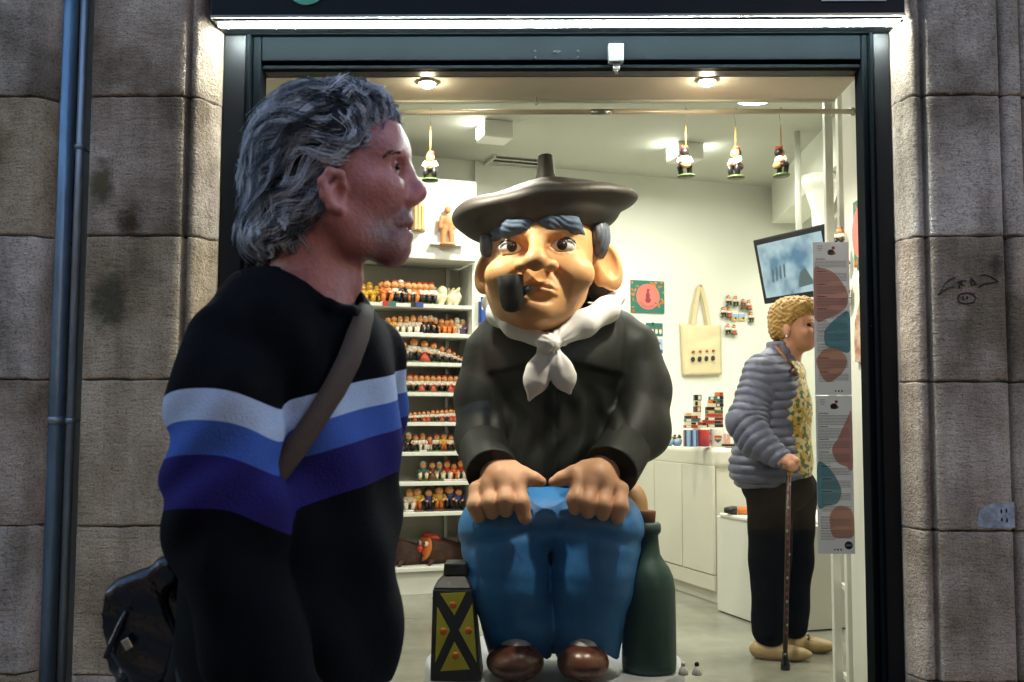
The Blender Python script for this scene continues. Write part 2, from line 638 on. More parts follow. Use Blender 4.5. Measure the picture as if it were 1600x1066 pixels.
pier('stone_pier', 'rough stone pier left of the metal pipes', prof_ll, [2, 0, 2, 1], (xg0 - .5, 3.3, 0))
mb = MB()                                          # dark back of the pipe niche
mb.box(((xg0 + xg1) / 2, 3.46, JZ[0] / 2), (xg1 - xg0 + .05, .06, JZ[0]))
tag(obj('niche_wall', mb, mat('dark niche wall', srgb(22, 21, 21), .95, .3, 20)), 'dark recessed wall behind the two pipes', kind='structure')

# building mass above and beside, so that the shop stands in a house
mb = MB()
ztop = JZ[0]
zl = at(900, 30, 3.16)[2]                          # underside of the sign board
mb.box((0, 5.2, ztop + 3.0), (12, 4.1, 6.0))
tag(obj('upper_building', mb, m_stone[0]), 'stone upper storeys above the shopfront', 'building')
mb = MB()
for sx in (-1, 1):
    xe = (xg0 - 1.0) if sx < 0 else XR + 1.203
    mb = MB()
    mb.box(((xe + sx * 6) / 2, 3.33, ztop / 2), (abs(sx * 6 - xe) - .01, .3, ztop - .004))
    tag(obj('side_wall', mb, m_stone[1]), 'flat stone wall continuing past the %s pier' % ('left' if sx < 0 else 'right'), 'wall')

# plain house across the narrow street: it keeps the low sky off the glass and shows in its reflection
OB = thing('opposite_building', 'plain stone house across the narrow street', 'building', (0, -4.2, 0))
mb = MB(); mb.box((0, -4.7, 3.3), (36, 1.0, 6.6)); obj('wall', mb, m_stone[1], OB)
m_dkglass = mat('dark window glass', srgb(14, 16, 20), .1, .1)
for k in range(-5, 6):
    for zw in (1.5, 4.4):
        mb = MB(); mb.box((k * 2.6 + .7, -4.195, zw), (1.1, .03, 1.9)); obj('window', mb, m_dkglass, OB)

# marker scrawl, sticker remains on the right pier
m_ink = mat('black marker ink', srgb(22, 22, 24), .7, .2, 40)
def pier_pt(px, py):
    p = at(px, py, YS)
    p[1] = YS - .0015
    return p
def zoompt(x, y):                                 # scrawl traced in a 150 x 120 px window at (1450, 400)
    return pier_pt(1450 + x * 150 / 1332, 400 + y * 120 / 1066)
mb = MB()
for st in ([(135, 545), (170, 500), (230, 390), (300, 330), (380, 300)], [(135, 545), (200, 495), (290, 440), (365, 430)],
           [(400, 372), (440, 350), (530, 340)], [(440, 355), (432, 455)], [(470, 350), (465, 395), (500, 410)],
           [(600, 310), (590, 350), (596, 405), (640, 392), (680, 392)], [(600, 310), (640, 360), (660, 392)],
           [(740, 270), (790, 262), (860, 285), (920, 320), (975, 362)], [(975, 362), (880, 375), (780, 390), (700, 432)],
           [(485, 560), (490, 620)], [(545, 560), (540, 605)],
           [(410, 590), (440, 535), (530, 508), (620, 530), (665, 585), (630, 645), (530, 665), (440, 650), (410, 590)]):
    mb.tube([zoompt(*q) for q in st], .0021, 5)
obj('marker_scrawl', mb, m_ink, blocks_r[5])
m_sticker = mat('torn white paper', srgb(176, 180, 186), .9, .2, 30, .5, 80, col2=srgb(120, 118, 116))
mb = MB()
pp = [pier_pt(x, y) for x, y in ((1526, 822), (1530, 796), (1552, 786), (1584, 785), (1586, 824), (1560, 826), (1540, 824))]
mb.add(pp, [(0, 1, 2, 3, 4, 5, 6)][::1], False)
st = obj('torn_sticker', mb, m_sticker, blocks_r[5])
mb = MB()
for (x, y) in ((1564, 799), (1565, 812), (1572, 798), (1573, 813)):
    mb.ell(pier_pt(x, y) + V(0, -.001, 0), (.003, .0008, .0075), 8, 4)
obj('ink_mark', mb, m_ink, st)

# rusty damp stain and a greenish one on the left pier (irregular, thinning out to nothing at its rim)
def stain(px, py, w, h, col, parent, seed):
    m = bpy.data.materials.new('damp stain %d' % seed)
    m.use_nodes = True
    nt = m.node_tree
    N, L = nt.nodes.new, nt.links.new
    b = nt.nodes['Principled BSDF']
    b.inputs['Base Color'].default_value = (*col, 1)
    b.inputs['Roughness'].default_value = .9
    tc, nz, gr, mp = N('ShaderNodeTexCoord'), N('ShaderNodeTexNoise'), N('ShaderNodeTexGradient'), N('ShaderNodeMapping')
    gr.gradient_type = 'SPHERICAL'
    mp.inputs['Location'].default_value = (-1, -1, 0)
    mp.inputs['Scale'].default_value = (2, 2, 1)
    nz.inputs['Scale'].default_value = 38
    nz.inputs['Detail'].default_value = 8
    L(tc.outputs['UV'], mp.inputs[0]); L(mp.outputs[0], gr.inputs[0]); L(tc.outputs['Object'], nz.inputs['Vector'])
    mu, mr = N('ShaderNodeMath'), N('ShaderNodeMapRange')
    mu.operation = 'MULTIPLY'
    L(gr.outputs[1], mu.inputs[0]); L(nz.outputs[0], mu.inputs[1])
    mr.inputs[1].default_value = .12; mr.inputs[2].default_value = .42; mr.inputs[4].default_value = .85
    L(mu.outputs[0], mr.inputs[0]); L(mr.outputs[0], b.inputs['Alpha'])
    p = at(px, py, YS)
    hw, hh = w * YS / 3200, h * YS / 3200
    mb = MB(); mb.add([(p[0] - hw, YS - .004, p[2] - hh), (p[0] + hw, YS - .004, p[2] - hh), (p[0] + hw, YS - .004, p[2] + hh), (p[0] - hw, YS - .004, p[2] + hh)], [(0, 1, 2, 3)], False)
    o = obj('damp_stain', mb, m, parent)
    uvl = o.data.uv_layers.new(name='uv')
    for i, c in enumerate(((0, 0), (1, 0), (1, 1), (0, 1))):
        uvl.data[i].uv = c
stain(203, 345, 62, 90, srgb(74, 46, 16), blocks_l[4], 1)
stain(160, 285, 60, 130, srgb(92, 80, 48), blocks_l[4], 2)
stain(170, 470, 90, 160, srgb(80, 72, 50), blocks_l[5], 3)
stain(1555, 415, 34, 60, srgb(70, 58, 46), blocks_r[5], 4)

# ------------------------------------------------------------------ pipes in the niche
def px_col(x_top, x_bot, Y):
    return (at(x_top, 0, Y)[0] + at(x_bot, 1066, Y)[0]) / 2
yp = 3.25
xp = px_col(107, 70, yp)
pr = thing('drain_pipe', 'thick blue grey metal drain pipe left of the shop', 'pipe', (xp, yp, 0))
mb = MB(); mb.tube([(xp, yp, 0), (xp, yp, 1.4), (xp, yp, JZ[0])], .031, 20)
obj('tube', mb, m_pipe, pr)
zc = at(90, 657, yp)[2]
mb = MB(); mb.lathe((xp, yp, zc - .012), [(.032, 0), (.036, .002), (.036, .022), (.032, .024)], 20)
obj('clamp', mb, m_pipe2, pr)
xq = px_col(135, 94, yp - .01)
pq = thing('conduit_pipe', 'thin pale zinc conduit running beside the thick drain pipe', 'pipe', (xq, yp - .01, 0))
mb = MB(); mb.tube([(xq, yp - .01, 0), (xq, yp - .01, JZ[0])], .0135, 14)
obj('tube', mb, m_pipe2, pq)
for yy in (231, 657):
    z = at(112, yy, yp)[2]
    mb = MB(); mb.lathe((xq, yp - .01, z - .01), [(.014, 0), (.0175, .002), (.0175, .016), (.014, .018)], 14)
    mb.tube([(xq, yp - .01, z), (xq, yp + .1, z)], .004, 6)
    obj('clamp', mb, m_pipe2, pq)

# ------------------------------------------------------------------ sign board above, lit tube, steel frame
zs0 = at(900, 27, 3.14)[2]
sg = thing('shop_sign', 'black sign board above the window with a teal disc', 'sign', ((XL + XR) / 2, 3.2, zs0))
mb = MB(); mb.box(((XL + XR) / 2, 3.22, zs0 + .25), (XR - XL - .004, .16, .5))
obj('board', mb, m_black, sg, .003)
mb = MB(); mb.box(((XL + XR) / 2, 3.148, zs0 + .004), (XR - XL - .004, .03, .008))
obj('edge_trim', mb, m_steel, sg)
m_teal = mat('teal vinyl', srgb(120, 226, 204), .5, .03)
c = at(478, -22, 3.13)
mb = MB(); mb.lathe((c[0], 3.139, c[2]), [(.06, 0), (.06, .004), (.0595, .005)], 40, ax=[(1, 0, 0), (0, 0, 1), (0, -1, 0)])
dk = obj('disc', mb, m_teal, sg)
m_vinyl = mat('white vinyl', srgb(216, 218, 220), .5, .02)
mb = MB()
mb.tube([(c[0] - .03, 3.133, c[2] - .018), (c[0] - .01, 3.133, c[2] - .038), (c[0] + .016, 3.133, c[2] - .036), (c[0] + .034, 3.133, c[2] - .014)], .0035, 6)
obj('disc_mark', mb, m_vinyl, dk)
c2 = at(1335, -10, 3.13)
mb = MB(); mb.box((c2[0], 3.137, c2[2]), (.2, .006, .042))
obj('white_panel', mb, m_vinyl, sg)

zt = at(876, 40, 3.2)[2]
lt = thing('tube_light', 'long lit white tube light under the sign board', 'light', ((XL + XR) / 2, 3.2, zt))
xa, xb = at(342, 40, 3.2)[0], at(1410, 38, 3.2)[0]
mb = MB(); mb.tube([(xa, 3.2, zt), (xa + .02, 3.2, zt), (xb - .02, 3.2, zt), (xb, 3.2, zt)], [.002, .0055, .0055, .002], 12)
obj('lit_tube', mb, m_led, lt)
mb = MB(); mb.box(((xa + xb) / 2, 3.225, zt + .014), (xb - xa + .02, .05, .012))
obj('housing', mb, m_frame, lt)
# shutter housing and frame
fr_ = thing('shopfront_frame', 'dark blue steel shopfront frame around the glass', 'window frame', ((XL + XR) / 2, 3.3, 0))
YG = 3.36
xl_in, xr_in = X(402, YG - .03), X(1351, YG - .03)
zh1, zh0 = at(876, 108, YG - .04)[2], at(876, 108, YG - .04)[2]
# left and right jambs: outer flat, rounded post, inner rail
for s, xo, xi in ((1, XL, xl_in), (-1, XR, xr_in)):
    w = (xi - xo) * s
    mb = MB(); mb.box((xo + s * w * .32, 3.31, (zs0) / 2 + .15), (w * .6, .06, zs0 - .3)); obj('jamb_plate', mb, m_black, fr_, .004)
    mb = MB(); mb.box((xo + s * w * .70, 3.315, (zs0) / 2 + .15), (w * .13, .09, zs0 - .3)); obj('jamb_post', mb, m_frame, fr_, .006, 3)
    mb = MB(); mb.box((xo + s * w * .885, 3.335, (zs0) / 2 + .15), (w * .22, .08, zs0 - .3)); obj('jamb_rail', mb, m_frame, fr_, .004)
    for zb in np.arange(.5, 2.2, .34):
        mb = MB(); mb.ell((xo + s * w * .86, 3.2945, zb + .05 * s), (.004, .0025, .004), 8, 4); obj('rivet', mb, m_frame, fr_)
zA, zB, zC, zD = [at(876, y, 3.3)[2] for y in (57, 95, 98, 107)]
mb = MB(); mb.box(((xl_in + xr_in) / 2, 3.325, (zA + zB) / 2), (xr_in - xl_in - .004, .06, zA - zB)); obj('header_fascia', mb, m_frame, fr_, .004)
mb = MB(); mb.box(((xl_in + xr_in) / 2, 3.36, (zB + zD) / 2 + .002), (xr_in - xl_in - .004, .05, zB - zD)); obj('shutter_slot', mb, m_black, fr_)
mb = MB(); mb.box(((xl_in + xr_in) / 2, 3.325, (zC + zD) / 2 - .001), (xr_in - xl_in - .004, .035, .011)); obj('shutter_bar', mb, m_frame, fr_, .002)
mb = MB(); mb.box(((XL + XR) / 2, 3.32, (zs0 + zA) / 2 + .004), (XR - XL - .01, .1, zs0 - zA - .012)); obj('head_recess', mb, m_frame, fr_, .003)
for (x, y) in ((836, 80), (836, 90), (903, 80), (903, 90)):
    p = at(x, y, 3.295); mb = MB(); mb.ell((p[0], 3.2945, p[2]), (.004, .003, .004), 8, 4); obj('bolt', mb, m_black, fr_)
p = at(870, 80, 3.295); mb = MB(); mb.tube([(p[0] + .012 * math.cos(t), 3.2935, p[2] + .006 * math.sin(t)) for t in np.linspace(math.pi, 2 * math.pi, 8)], .002, 5); mb.tube([(p[0] - .012, 3.2935, p[2]), (p[0] + .012, 3.2935, p[2])], .002, 5)
obj('keyhole_plate', mb, m_black, fr_)
mb = MB(); mb.box(((XL + XR) / 2, 3.33, .15), (XR - XL, .14, .3)); obj('stall_riser', mb, m_black, fr_, .004)
# glass pane
gm = bpy.data.materials.new('clear window glass')
gm.use_nodes = True
nt = gm.node_tree
nt.nodes.clear()
N, L = nt.nodes.new, nt.links.new
o_ = N('ShaderNodeOutputMaterial'); tr = N('ShaderNodeBsdfTransparent'); gl = N('ShaderNodeBsdfGlossy'); mx = N('ShaderNodeMixShader'); fz = N('ShaderNodeFresnel')
tr.inputs[0].default_value = (.965, .985, .965, 1)
gl.inputs['Roughness'].default_value = .004
fz.inputs[0].default_value = 1.45
L(fz.outputs[0], mx.inputs[0]); L(tr.outputs[0], mx.inputs[1]); L(gl.outputs[0], mx.inputs[2]); L(mx.outputs[0], o_.inputs[0])
MATS['glass'] = gm
mb = MB()
mb.add([(xl_in - .01, YG, .3), (xr_in + .01, YG, .3), (xr_in + .01, YG, zD + .02), (xl_in - .01, YG, zD + .02)], [(0, 1, 2, 3)], False)
obj('glass_pane', mb, gm, fr_)
# sensor box on the shutter bar
p = at(962, 85, 3.28)
sb = thing('sensor_box', 'small white sensor box fixed to the window header', 'sensor', (p[0], 3.28, p[2] - .03))
mb = MB(); mb.box((p[0], 3.277, p[2]), (.05, .034, .062)); obj('casing', mb, mat('off white plastic', srgb(70, 76, 78), .4, .04), sb, .004)
mb = MB(); mb.box((p[0] + .002, 3.28, p[2] - .041), (.022, .02, .02)); mb.tube([(p[0] + .002, 3.28, p[2] - .045), (p[0] + .002, 3.28, p[2] - .064)], .005, 8); obj('latch', mb, m_steel, sb)

# ------------------------------------------------------------------ the room (turned 20 degrees to the street)
TH = R(20)
A_ = V(math.cos(TH), math.sin(TH), 0)             # along the back wall, to the right
B_ = V(-math.sin(TH), math.cos(TH), 0)            # deeper into the shop
NB = -B_
BW = at(742, 650, 6.6)                            # a point of the back wall
ZC = at(742, 252, 6.6)[2]                         # ceiling
def wall_pt(px, py, off=0.0):
    return plane_at(px, py, BW + NB * off, NB)
kr = 2.62
P_br = BW + A_ * kr
P_fr = P_br - B_ * ((P_br[1] - 3.44) / B_[1])
P_bl = BW - A_ * 3.0
P_fl = V(P_bl[0], 3.44, 0)
def wall(name, p, q, z0, z1, m, t=.1, label=None):
    p, q = V(p[0], p[1], 0), V(q[0], q[1], 0)
    d = unit(q - p)
    n = V(d[1], -d[0], 0)                         # the room lies on the side of n
    mb = MB()
    mb.hexa([p - n * t + V(0, 0, z0), q - n * t + V(0, 0, z0), q + V(0, 0, z0), p + V(0, 0, z0), p - n * t + V(0, 0, z1), q - n * t + V(0, 0, z1), q + V(0, 0, z1), p + V(0, 0, z1)])
    mb.f = [f[::-1] for f in mb.f]
    return tag(obj(name, mb, m), label, kind='structure')
wall('wall_back', P_bl, P_br, ZF - .02, ZC + .05, m_white, label='white back wall of the shop')
wall('wall_right', P_br, P_fr, ZF - .02, ZC + .05, m_white, label='white right wall of the shop')
wall('wall_left', P_fl, P_bl, ZF - .02, ZC + .05, m_white, label='white left wall of the shop')
mb = MB()
poly = [(P_bl[0] - .2, 3.4), (P_fr[0] + .2, 3.4), (P_fr[0] + .2, 9), (P_bl[0] - .2, 9)]
mb.prism(poly, Fr((0, 0, ZF), (1, 0, 0), (0, 1, 0), (0, 0, 1)), -.1, 0)
tag(obj('shop_floor', mb, m_floor), 'polished grey concrete shop floor', kind='structure')
mb = MB(); mb.prism(poly, Fr((0, 0, ZC), (1, 0, 0), (0, 1, 0), (0, 0, 1)), 0, .1)
tag(obj('ceiling', mb, m_ceil), 'white ceiling of the shop', kind='structure')
# inner front wall beside and above the window
for (x0, x1, z0, z1, nm) in ((P_fl[0] - .2, xl_in - .1, ZF, ZC + .05, 'left'), (xr_in + .03, P_fr[0] + .2, ZF, ZC + .05, 'right'), (xl_in - .1, xr_in + .03, zD + .03, ZC + .05, 'top')):
    mb = MB(); mb.box(((x0 + x1) / 2, 3.42, (z0 + z1) / 2), (x1 - x0, .06, z1 - z0))
    tag(obj('wall_front', mb, m_white), 'inner front wall of the shop, %s of the window' % nm, kind='structure')
# soffit over the window display
zso = zD + .004
mb = MB()
# depth of the soffit from the photo: its rear edge is seen at y = 155
d = ray(900, 156)
yb = (zso - CAM[2]) / d[2]
sfx0, sfx1 = xl_in - .1, xr_in + .02
mb.box(((sfx0 + sfx1) / 2, (3.40 + yb) / 2, zso + .05), (sfx1 - sfx0, yb - 3.40, .1))
sf = tag(obj('soffit', mb, m_soffit), 'beige plasterboard soffit over the window display', kind='structure')
mb = MB(); mb.box(((sfx0 + sfx1) / 2, yb + .012, zso + .045), (sfx1 - sfx0, .022, .105)); obj('edge_strip', mb, m_white, sf, .003)
# right return wall of the display
xw = X(1343, 3.62) + .012
mb = MB(); mb.box((xw + .03, (3.45 + 3.8) / 2, (ZF + ZC) / 2), (.06, 3.8 - 3.45, ZC - ZF))
tag(obj('return_wall', mb, m_white), 'narrow white return wall at the right end of the window', kind='structure')

# ------------------------------------------------------------------ shop lamps
warm = (1.0, .93, .78)
neutral = (1.0, .97, .86)
m_bulb = mat('lit bulb', (1, 1, 1), .5, 0, emit=(1, .86, .6), estr=40)
m_bulb2 = mat('lit panel', (1, 1, 1), .5, 0, emit=(.98, 1, .88), estr=7)
m_trim = mat('white lamp trim', srgb(225, 220, 205), .4, .02)
def lamp(name, loc, power, col, size, parent, rot=(0, 0, 0), spot=None):
    ld = bpy.data.lights.new(name, 'SPOT' if spot else 'AREA')
    ld.energy = power
    ld.color = col
    if spot:
        ld.spot_size = R(spot)
        ld.spot_blend = .6
        ld.shadow_soft_size = size
    else:
        ld.shape = 'DISK'
        ld.size = size
    o = bpy.data.objects.new(name, ld)
    COL.objects.link(o)
    o.location = np.asarray(loc) - wloc(parent)
    o.rotation_euler = rot
    o.parent = parent
    return o
for (x, y, lab) in ((668, 128, 'lit recessed downlight in the soffit above the man'), (1105, 125, 'lit recessed downlight in the soffit right of the beret')):
    d = ray(x, y)
    c = CAM + d * ((zso - CAM[2]) / d[2])
    t = thing('downlight', lab, 'light', (c[0], c[1], zso - .004), 'downlights in the soffit')
    mb = MB(); mb.lathe((c[0], c[1], zso - .006), [(.026, 0), (.036, .001), (.037, .006)], 24, caps=False); obj('trim_ring', mb, m_trim, t)
    mb = MB(); mb.ell((c[0], c[1], zso - .006), (.025, .025, .016), 24, 12); obj('bulb', mb, m_bulb, t)
    lamp('downlight_lamp', (c[0], c[1], zso - .03), 15, warm, .03, t, (R(16), 0, 0), spot=130)
for (x, y, sides, lab) in ((773, 207, (-1,), 'box ceiling light left of the beret, lit on its left side'), (1070, 240, (-1, 1), 'box ceiling light right of the beret, lit on both sides')):
    d = ray(x, y)
    c = CAM + d * ((ZC - .05 - CAM[2]) / d[2])
    t = thing('ceiling_light', lab, 'light', (c[0], c[1], ZC - .1))
    mb = MB(); mb.box(c, (.17, .17, .1), [A_, B_, (0, 0, 1)]); obj('housing', mb, m_white2, t, .006)
    for s in sides:
        mb = MB(); mb.box(c + A_ * s * .088, (.006, .13, .06), [A_, B_, (0, 0, 1)]); obj('lit_panel', mb, m_bulb2, t)
    lamp('ceiling_lamp', c + V(0, 0, -.08), 3.8, neutral, .16, t)
for i, (k, b2) in enumerate(((-2.0, -1.1), (-.6, -1.9), (.9, -1.9), (2.1, -1.5), (2.4, -2.6))):
    c = BW + A_ * k + B_ * b2
    t = thing('ceiling_light', ('round ceiling light over the left shelves', 'round ceiling light behind the beret', 'round ceiling light over the counter', 'round ceiling light near the television', 'round ceiling light above the woman')[i], 'light', (c[0], c[1], ZC - .05))
    mb = MB(); mb.lathe((c[0], c[1], ZC - .05), [(.11, 0), (.12, .01), (.12, .049)], 28); obj('housing', mb, m_white2, t)
    mb = MB(); mb.lathe((c[0], c[1], ZC - .054), [(.1, 0), (.1, .003)], 28); obj('diffuser', mb, m_bulb2, t)
    lamp('ceiling_lamp', (c[0], c[1], ZC - .07), (5.4, 5.0, 5.0, 4.7, 4.3)[i], neutral, .2, t)
# ------------------------------------------------------------------ giant painted figure behind the glass
m_skin = mat('painted ochre skin', srgb(200, 144, 90), .5, .07, 7, .1, 60, spec=.4, col2=srgb(212, 160, 106), bdist=.004)
m_hand = mat('painted pinkish skin', srgb(206, 152, 116), .55, .06, 9, .1, 60, col2=srgb(214, 164, 126), bdist=.004)
m_beret = mat('black brown painted beret', srgb(15, 12, 8), .62, .35, 5, .0, 14, spec=.5, col2=srgb(42, 32, 15), bdist=.008)
m_jacket = mat('dark green black painted jacket', srgb(15, 17, 15), .6, .3, 5, .0, 16, spec=.25, col2=srgb(29, 32, 27), bdist=.008)
m_kerch = mat('white painted cloth', srgb(228, 224, 218), .6, .04, 8, .15, 30, bdist=.006)
m_jeans = mat('blue painted trousers', srgb(28, 100, 164), .55, .14, 5, .3, 14, col2=srgb(50, 128, 190), bdist=.012)
m_shoe = mat('brown painted shoe', srgb(104, 58, 30), .28, .15, 8, .05, 60, spec=.6)
m_sock = mat('white painted sock', srgb(222, 222, 216), .5, .03)
m_hairs = mat('slate grey painted hair', srgb(62, 68, 80), .5, .2, 10, .3, 40, stretch=(1, 1, .3), col2=srgb(84, 88, 98), bdist=.006)
m_brow = mat('blue grey painted brow', srgb(58, 76, 96), .75, .15, 14, .2, 60, bdist=.004)
m_pipew = mat('black pipe', srgb(8, 10, 13), .6, .2, 12, spec=.2)
m_eye = mat('glossy white eye', srgb(228, 228, 220), .15, .02)
m_iris = mat('dark brown iris', srgb(50, 30, 22), .15, .1)
m_pupil = mat('black paint', srgb(8, 8, 9), .2, 0)
m_lip = mat('painted lip', srgb(178, 108, 84), .5, .06)

zpod = floor_at(860, 1052, ZF)[2]
ZP = at(870, 1053, 3.62)[2]                         # top of the round plinth
cx, cy = at(866, 1000, 3.85)[0], 3.86
pod = MB()
pod.lathe((cx, cy, ZF), [(.47, 0), (.475, .01), (.475, ZP - ZF - .012), (.466, ZP - ZF - .003), (.455, ZP - ZF)], 64)
m_pod = mat('pale grey painted plinth', srgb(176, 180, 184), .45, .06, 5)
tag(obj('round_plinth', pod, m_pod), 'low round pale grey plinth under the giant figure', 'plinth')

ST = thing('giant_figure', 'giant painted figure of a squatting man in black beret with pipe', 'statue', (cx, cy, ZP))
def q(px, py, Y):
    return at(px, py, Y)

# head: cranium, broad cheeks, jaw; face turned a little to the left
hc = q(845, 395, 3.74)
skull = U(.07, sd_ell(q(846, 385, 3.76), (.2, .215, .215)), sd_ell(q(838, 452, 3.70), (.185, .175, .14)), sd_ell(q(834, 482, 3.64), (.12, .115, .085)))
cheekL, cheekR = q(784, 430, 3.585), q(896, 428, 3.592)
skull = U(.05, skull, sd_ell(cheekL, (.06, .05, .055)), sd_ell(cheekR, (.075, .055, .065)), sd_ell(q(832, 484, 3.545), (.062, .05, .045)))
skull = U(.035, skull, sd_cap(q(798, 364, 3.585), q(826, 368, 3.55), .03), sd_cap(q(846, 366, 3.55), q(886, 358, 3.585), .03))   # brow ridge
sock = U(.01, sd_ell(q(800, 384, 3.525), (.046, .034, .028)), sd_ell(q(878, 381, 3.535), (.048, .034, .028)))
skull = cut(skull, sock, .03)
nose = U(.022, sd_cap(q(839, 358, 3.565), q(838, 400, 3.475), .018, .031), sd_ell(q(837, 409, 3.462), (.044, .036, .033)), sd_ell(q(814, 416, 3.502), (.025, .03, .022)), sd_ell(q(861, 415, 3.504), (.027, .03, .023)))
nost = U(.008, sd_ell(q(824, 424, 3.468), (.012, .014, .008)), sd_ell(q(850, 424, 3.468), (.012, .014, .008)))
face = cut(U(.018, skull, nose), nost, .010)
# smile lines beside the nose, furrow in the cheek
fold = U(.01, chain([q(868, 424, 3.54), q(882, 440, 3.53), q(888, 460, 3.545)], [.008, .012, .005]), chain([q(808, 426, 3.53), q(796, 442, 3.53), q(796, 458, 3.54)], [.006, .008, .004]))
face = cut(face, fold, .022)
# lips
mw = [march(face, x, y) + V(0, .004, 0) for x, y in ((820, 453), (832, 448), (846, 448), (858, 450), (869, 455))]
lip_lo = chain([m + V(0, -.004, -.010) for m in mw], [.006, .013, .015, .012, .005], .012)
lip_up = chain([m + V(0, -.002, .008) for m in mw], [.005, .010, .010, .009, .004], .012)
face2 = U(.014, face, lip_lo, lip_up)
face2 = cut(face2, chain([m + V(0, -.014, 0) for m in mw], [.004, .004, .0045, .0045, .003], .004), .007)
face2 = cut(face2, sd_ell(mw[2] + V(0, -.012, -.045), (.035, .012, .009)), .02)
# eyelid rims
def lid(cx_, cy_, w, up):
    pts = []
    for t in np.linspace(-1, 1, 7):
        p = march(face, cx_ + w * t, cy_ - up * (1 - t * t))
        pts.append(p + V(0, .002, 0))
    return pts
lids = [chain(lid(801, 389, 22, 16), [.003, .006, .007, .007, .007, .006, .003], .006), chain(lid(879, 386, 24, 17), [.003, .006, .007, .008, .007, .006, .003], .006),
        chain(lid(801, 388, 21, -12), [.003, .004, .005, .005, .005, .004, .003], .006), chain(lid(879, 385, 23, -12), [.003, .004, .005, .005, .005, .004, .003], .006)]
face2 = U(.008, face2, *lids)
# ears
def ear(px, py, s, Y):
    c = q(px, py, Y)
    ax = [unit(V(math.cos(R(30)), s * -math.sin(R(30)) * -1, 0)), unit(V(-s * -.5 * -1, math.cos(R(30)), 0)), V(0, 0, 1)]
    ax[0] = unit(V(.85, -.5 * s, 0)); ax[1] = unit(V(.5 * s, .85, 0))
    return c, ax
eL, axL = ear(762, 425, -1, 3.74)
eR, axR = ear(949, 415, 1, 3.76)
axR = np.array([unit(V(.80, .35, .3)), unit(V(-.4, .9, 0)), unit(V(-.28, -.1, .95))])
axL = np.array([unit(V(.80, -.35, -.22)), unit(V(.4, .9, 0)), unit(V(.22, .1, .95))])
earf = U(.02, sd_ell(eL, (.05, .028, .082), axL), sd_ell(eR, (.058, .03, .098), axR))
earc = U(.012, sd_ell(eL + V(-.004, -.026, .008), (.030, .024, .056), axL), sd_ell(eR + V(.006, -.028, .012), (.037, .026, .068), axR))
earf = cut(earf, earc, .009)
earf = U(.02, earf, sd_ell(eR + V(-.03, -.012, -.05), (.02, .014, .03)), sd_ell(eL + V(.03, -.01, -.045), (.018, .014, .028)))
face3 = U(.02, face2, earf)
head = blob('head', face3, q(738, 522, 3.98) * V(1, 0, 1) + V(-.03, 3.40, -.02), q(985, 310, 3.98) * V(1, 0, 1) + V(.03, 4.02, 0), .0058, m_skin, ST)
# eyes: eyeball, iris, pupil
for (x, y, w) in ((800, 387, .047), (878, 384, .050)):
    p = march(face, x, y)
    c = p + V(0, .001, -.001)
    mb = MB(); mb.ell(c, (w, .02, .028), 24, 14)
    e = obj('eye', mb, m_eye, head)
    ic = c + V(.0, -.0182, .002)
    mb = MB(); mb.ell(ic, (.019, .0035, .020), 20, 8); obj('iris', mb, m_iris, head)
    mb = MB(); mb.ell(ic + V(0, -.002, 0), (.008, .0028, .0085), 16, 6); obj('pupil', mb, m_pupil, head)
    mb = MB(); mb.ell(ic + V(.006, -.0036, .006), (.0028, .0012, .0028), 10, 6); obj('eye_glint', mb, m_eye, head)
    pts = [c + V(w * t * 1.02, -.0165 * math.sqrt(max(0, 1 - t * t * .8)) - .002, .028 * (1 - t * t) ** .5 - .001) for t in np.linspace(-.98, .98, 13)]
    mb = MB(); mb.tube(pts, [.0015] + [.004] * 11 + [.0015], 6); obj('eyeliner', mb, m_pupil, head)
# brows
for pts, rs in (([(776, 372), (782, 362), (800, 357), (818, 355), (831, 349)], [.018, .031, .036, .034, .020]), ([(842, 348), (858, 350), (876, 347), (893, 352), (908, 365)], [.020, .034, .037, .032, .016])):
    w = [march(face, *p) + V(0, .021, .004) for p in pts]
    f = chain(w, rs, .02)
    rid = lambda p, f=f: f(p) + .0012 * np.sin(p[:, 0] * 120 + p[:, 2] * 300 + 2 * np.sin(p[:, 0] * 60))
    lo, hi = bounds(w, .05)
    blob('eyebrow', rid, lo, hi, .0035, m_brow, head)
# hair at the temples and nape
hf = U(.03, sd_box(q(767, 380, 3.76), (.036, .10, .062), .03), sd_ell(q(933, 372, 3.775), (.048, .115, .09)), sd_ell(q(868, 430, 3.92), (.19, .07, .14)), sd_ell(q(941, 452, 3.87), (.05, .07, .06)))
hair_r = lambda p: hf(p) + .0022 * np.sin(p[:, 0] * 240 + p[:, 1] * 200)
blob('hair', hair_r, q(735, 520, 4.1) * V(1, 0, 1) + V(-.02, 3.6, 0), q(975, 330, 4.1) * V(1, 0, 1) + V(.02, 4.03, 0), .008, m_hairs, head)
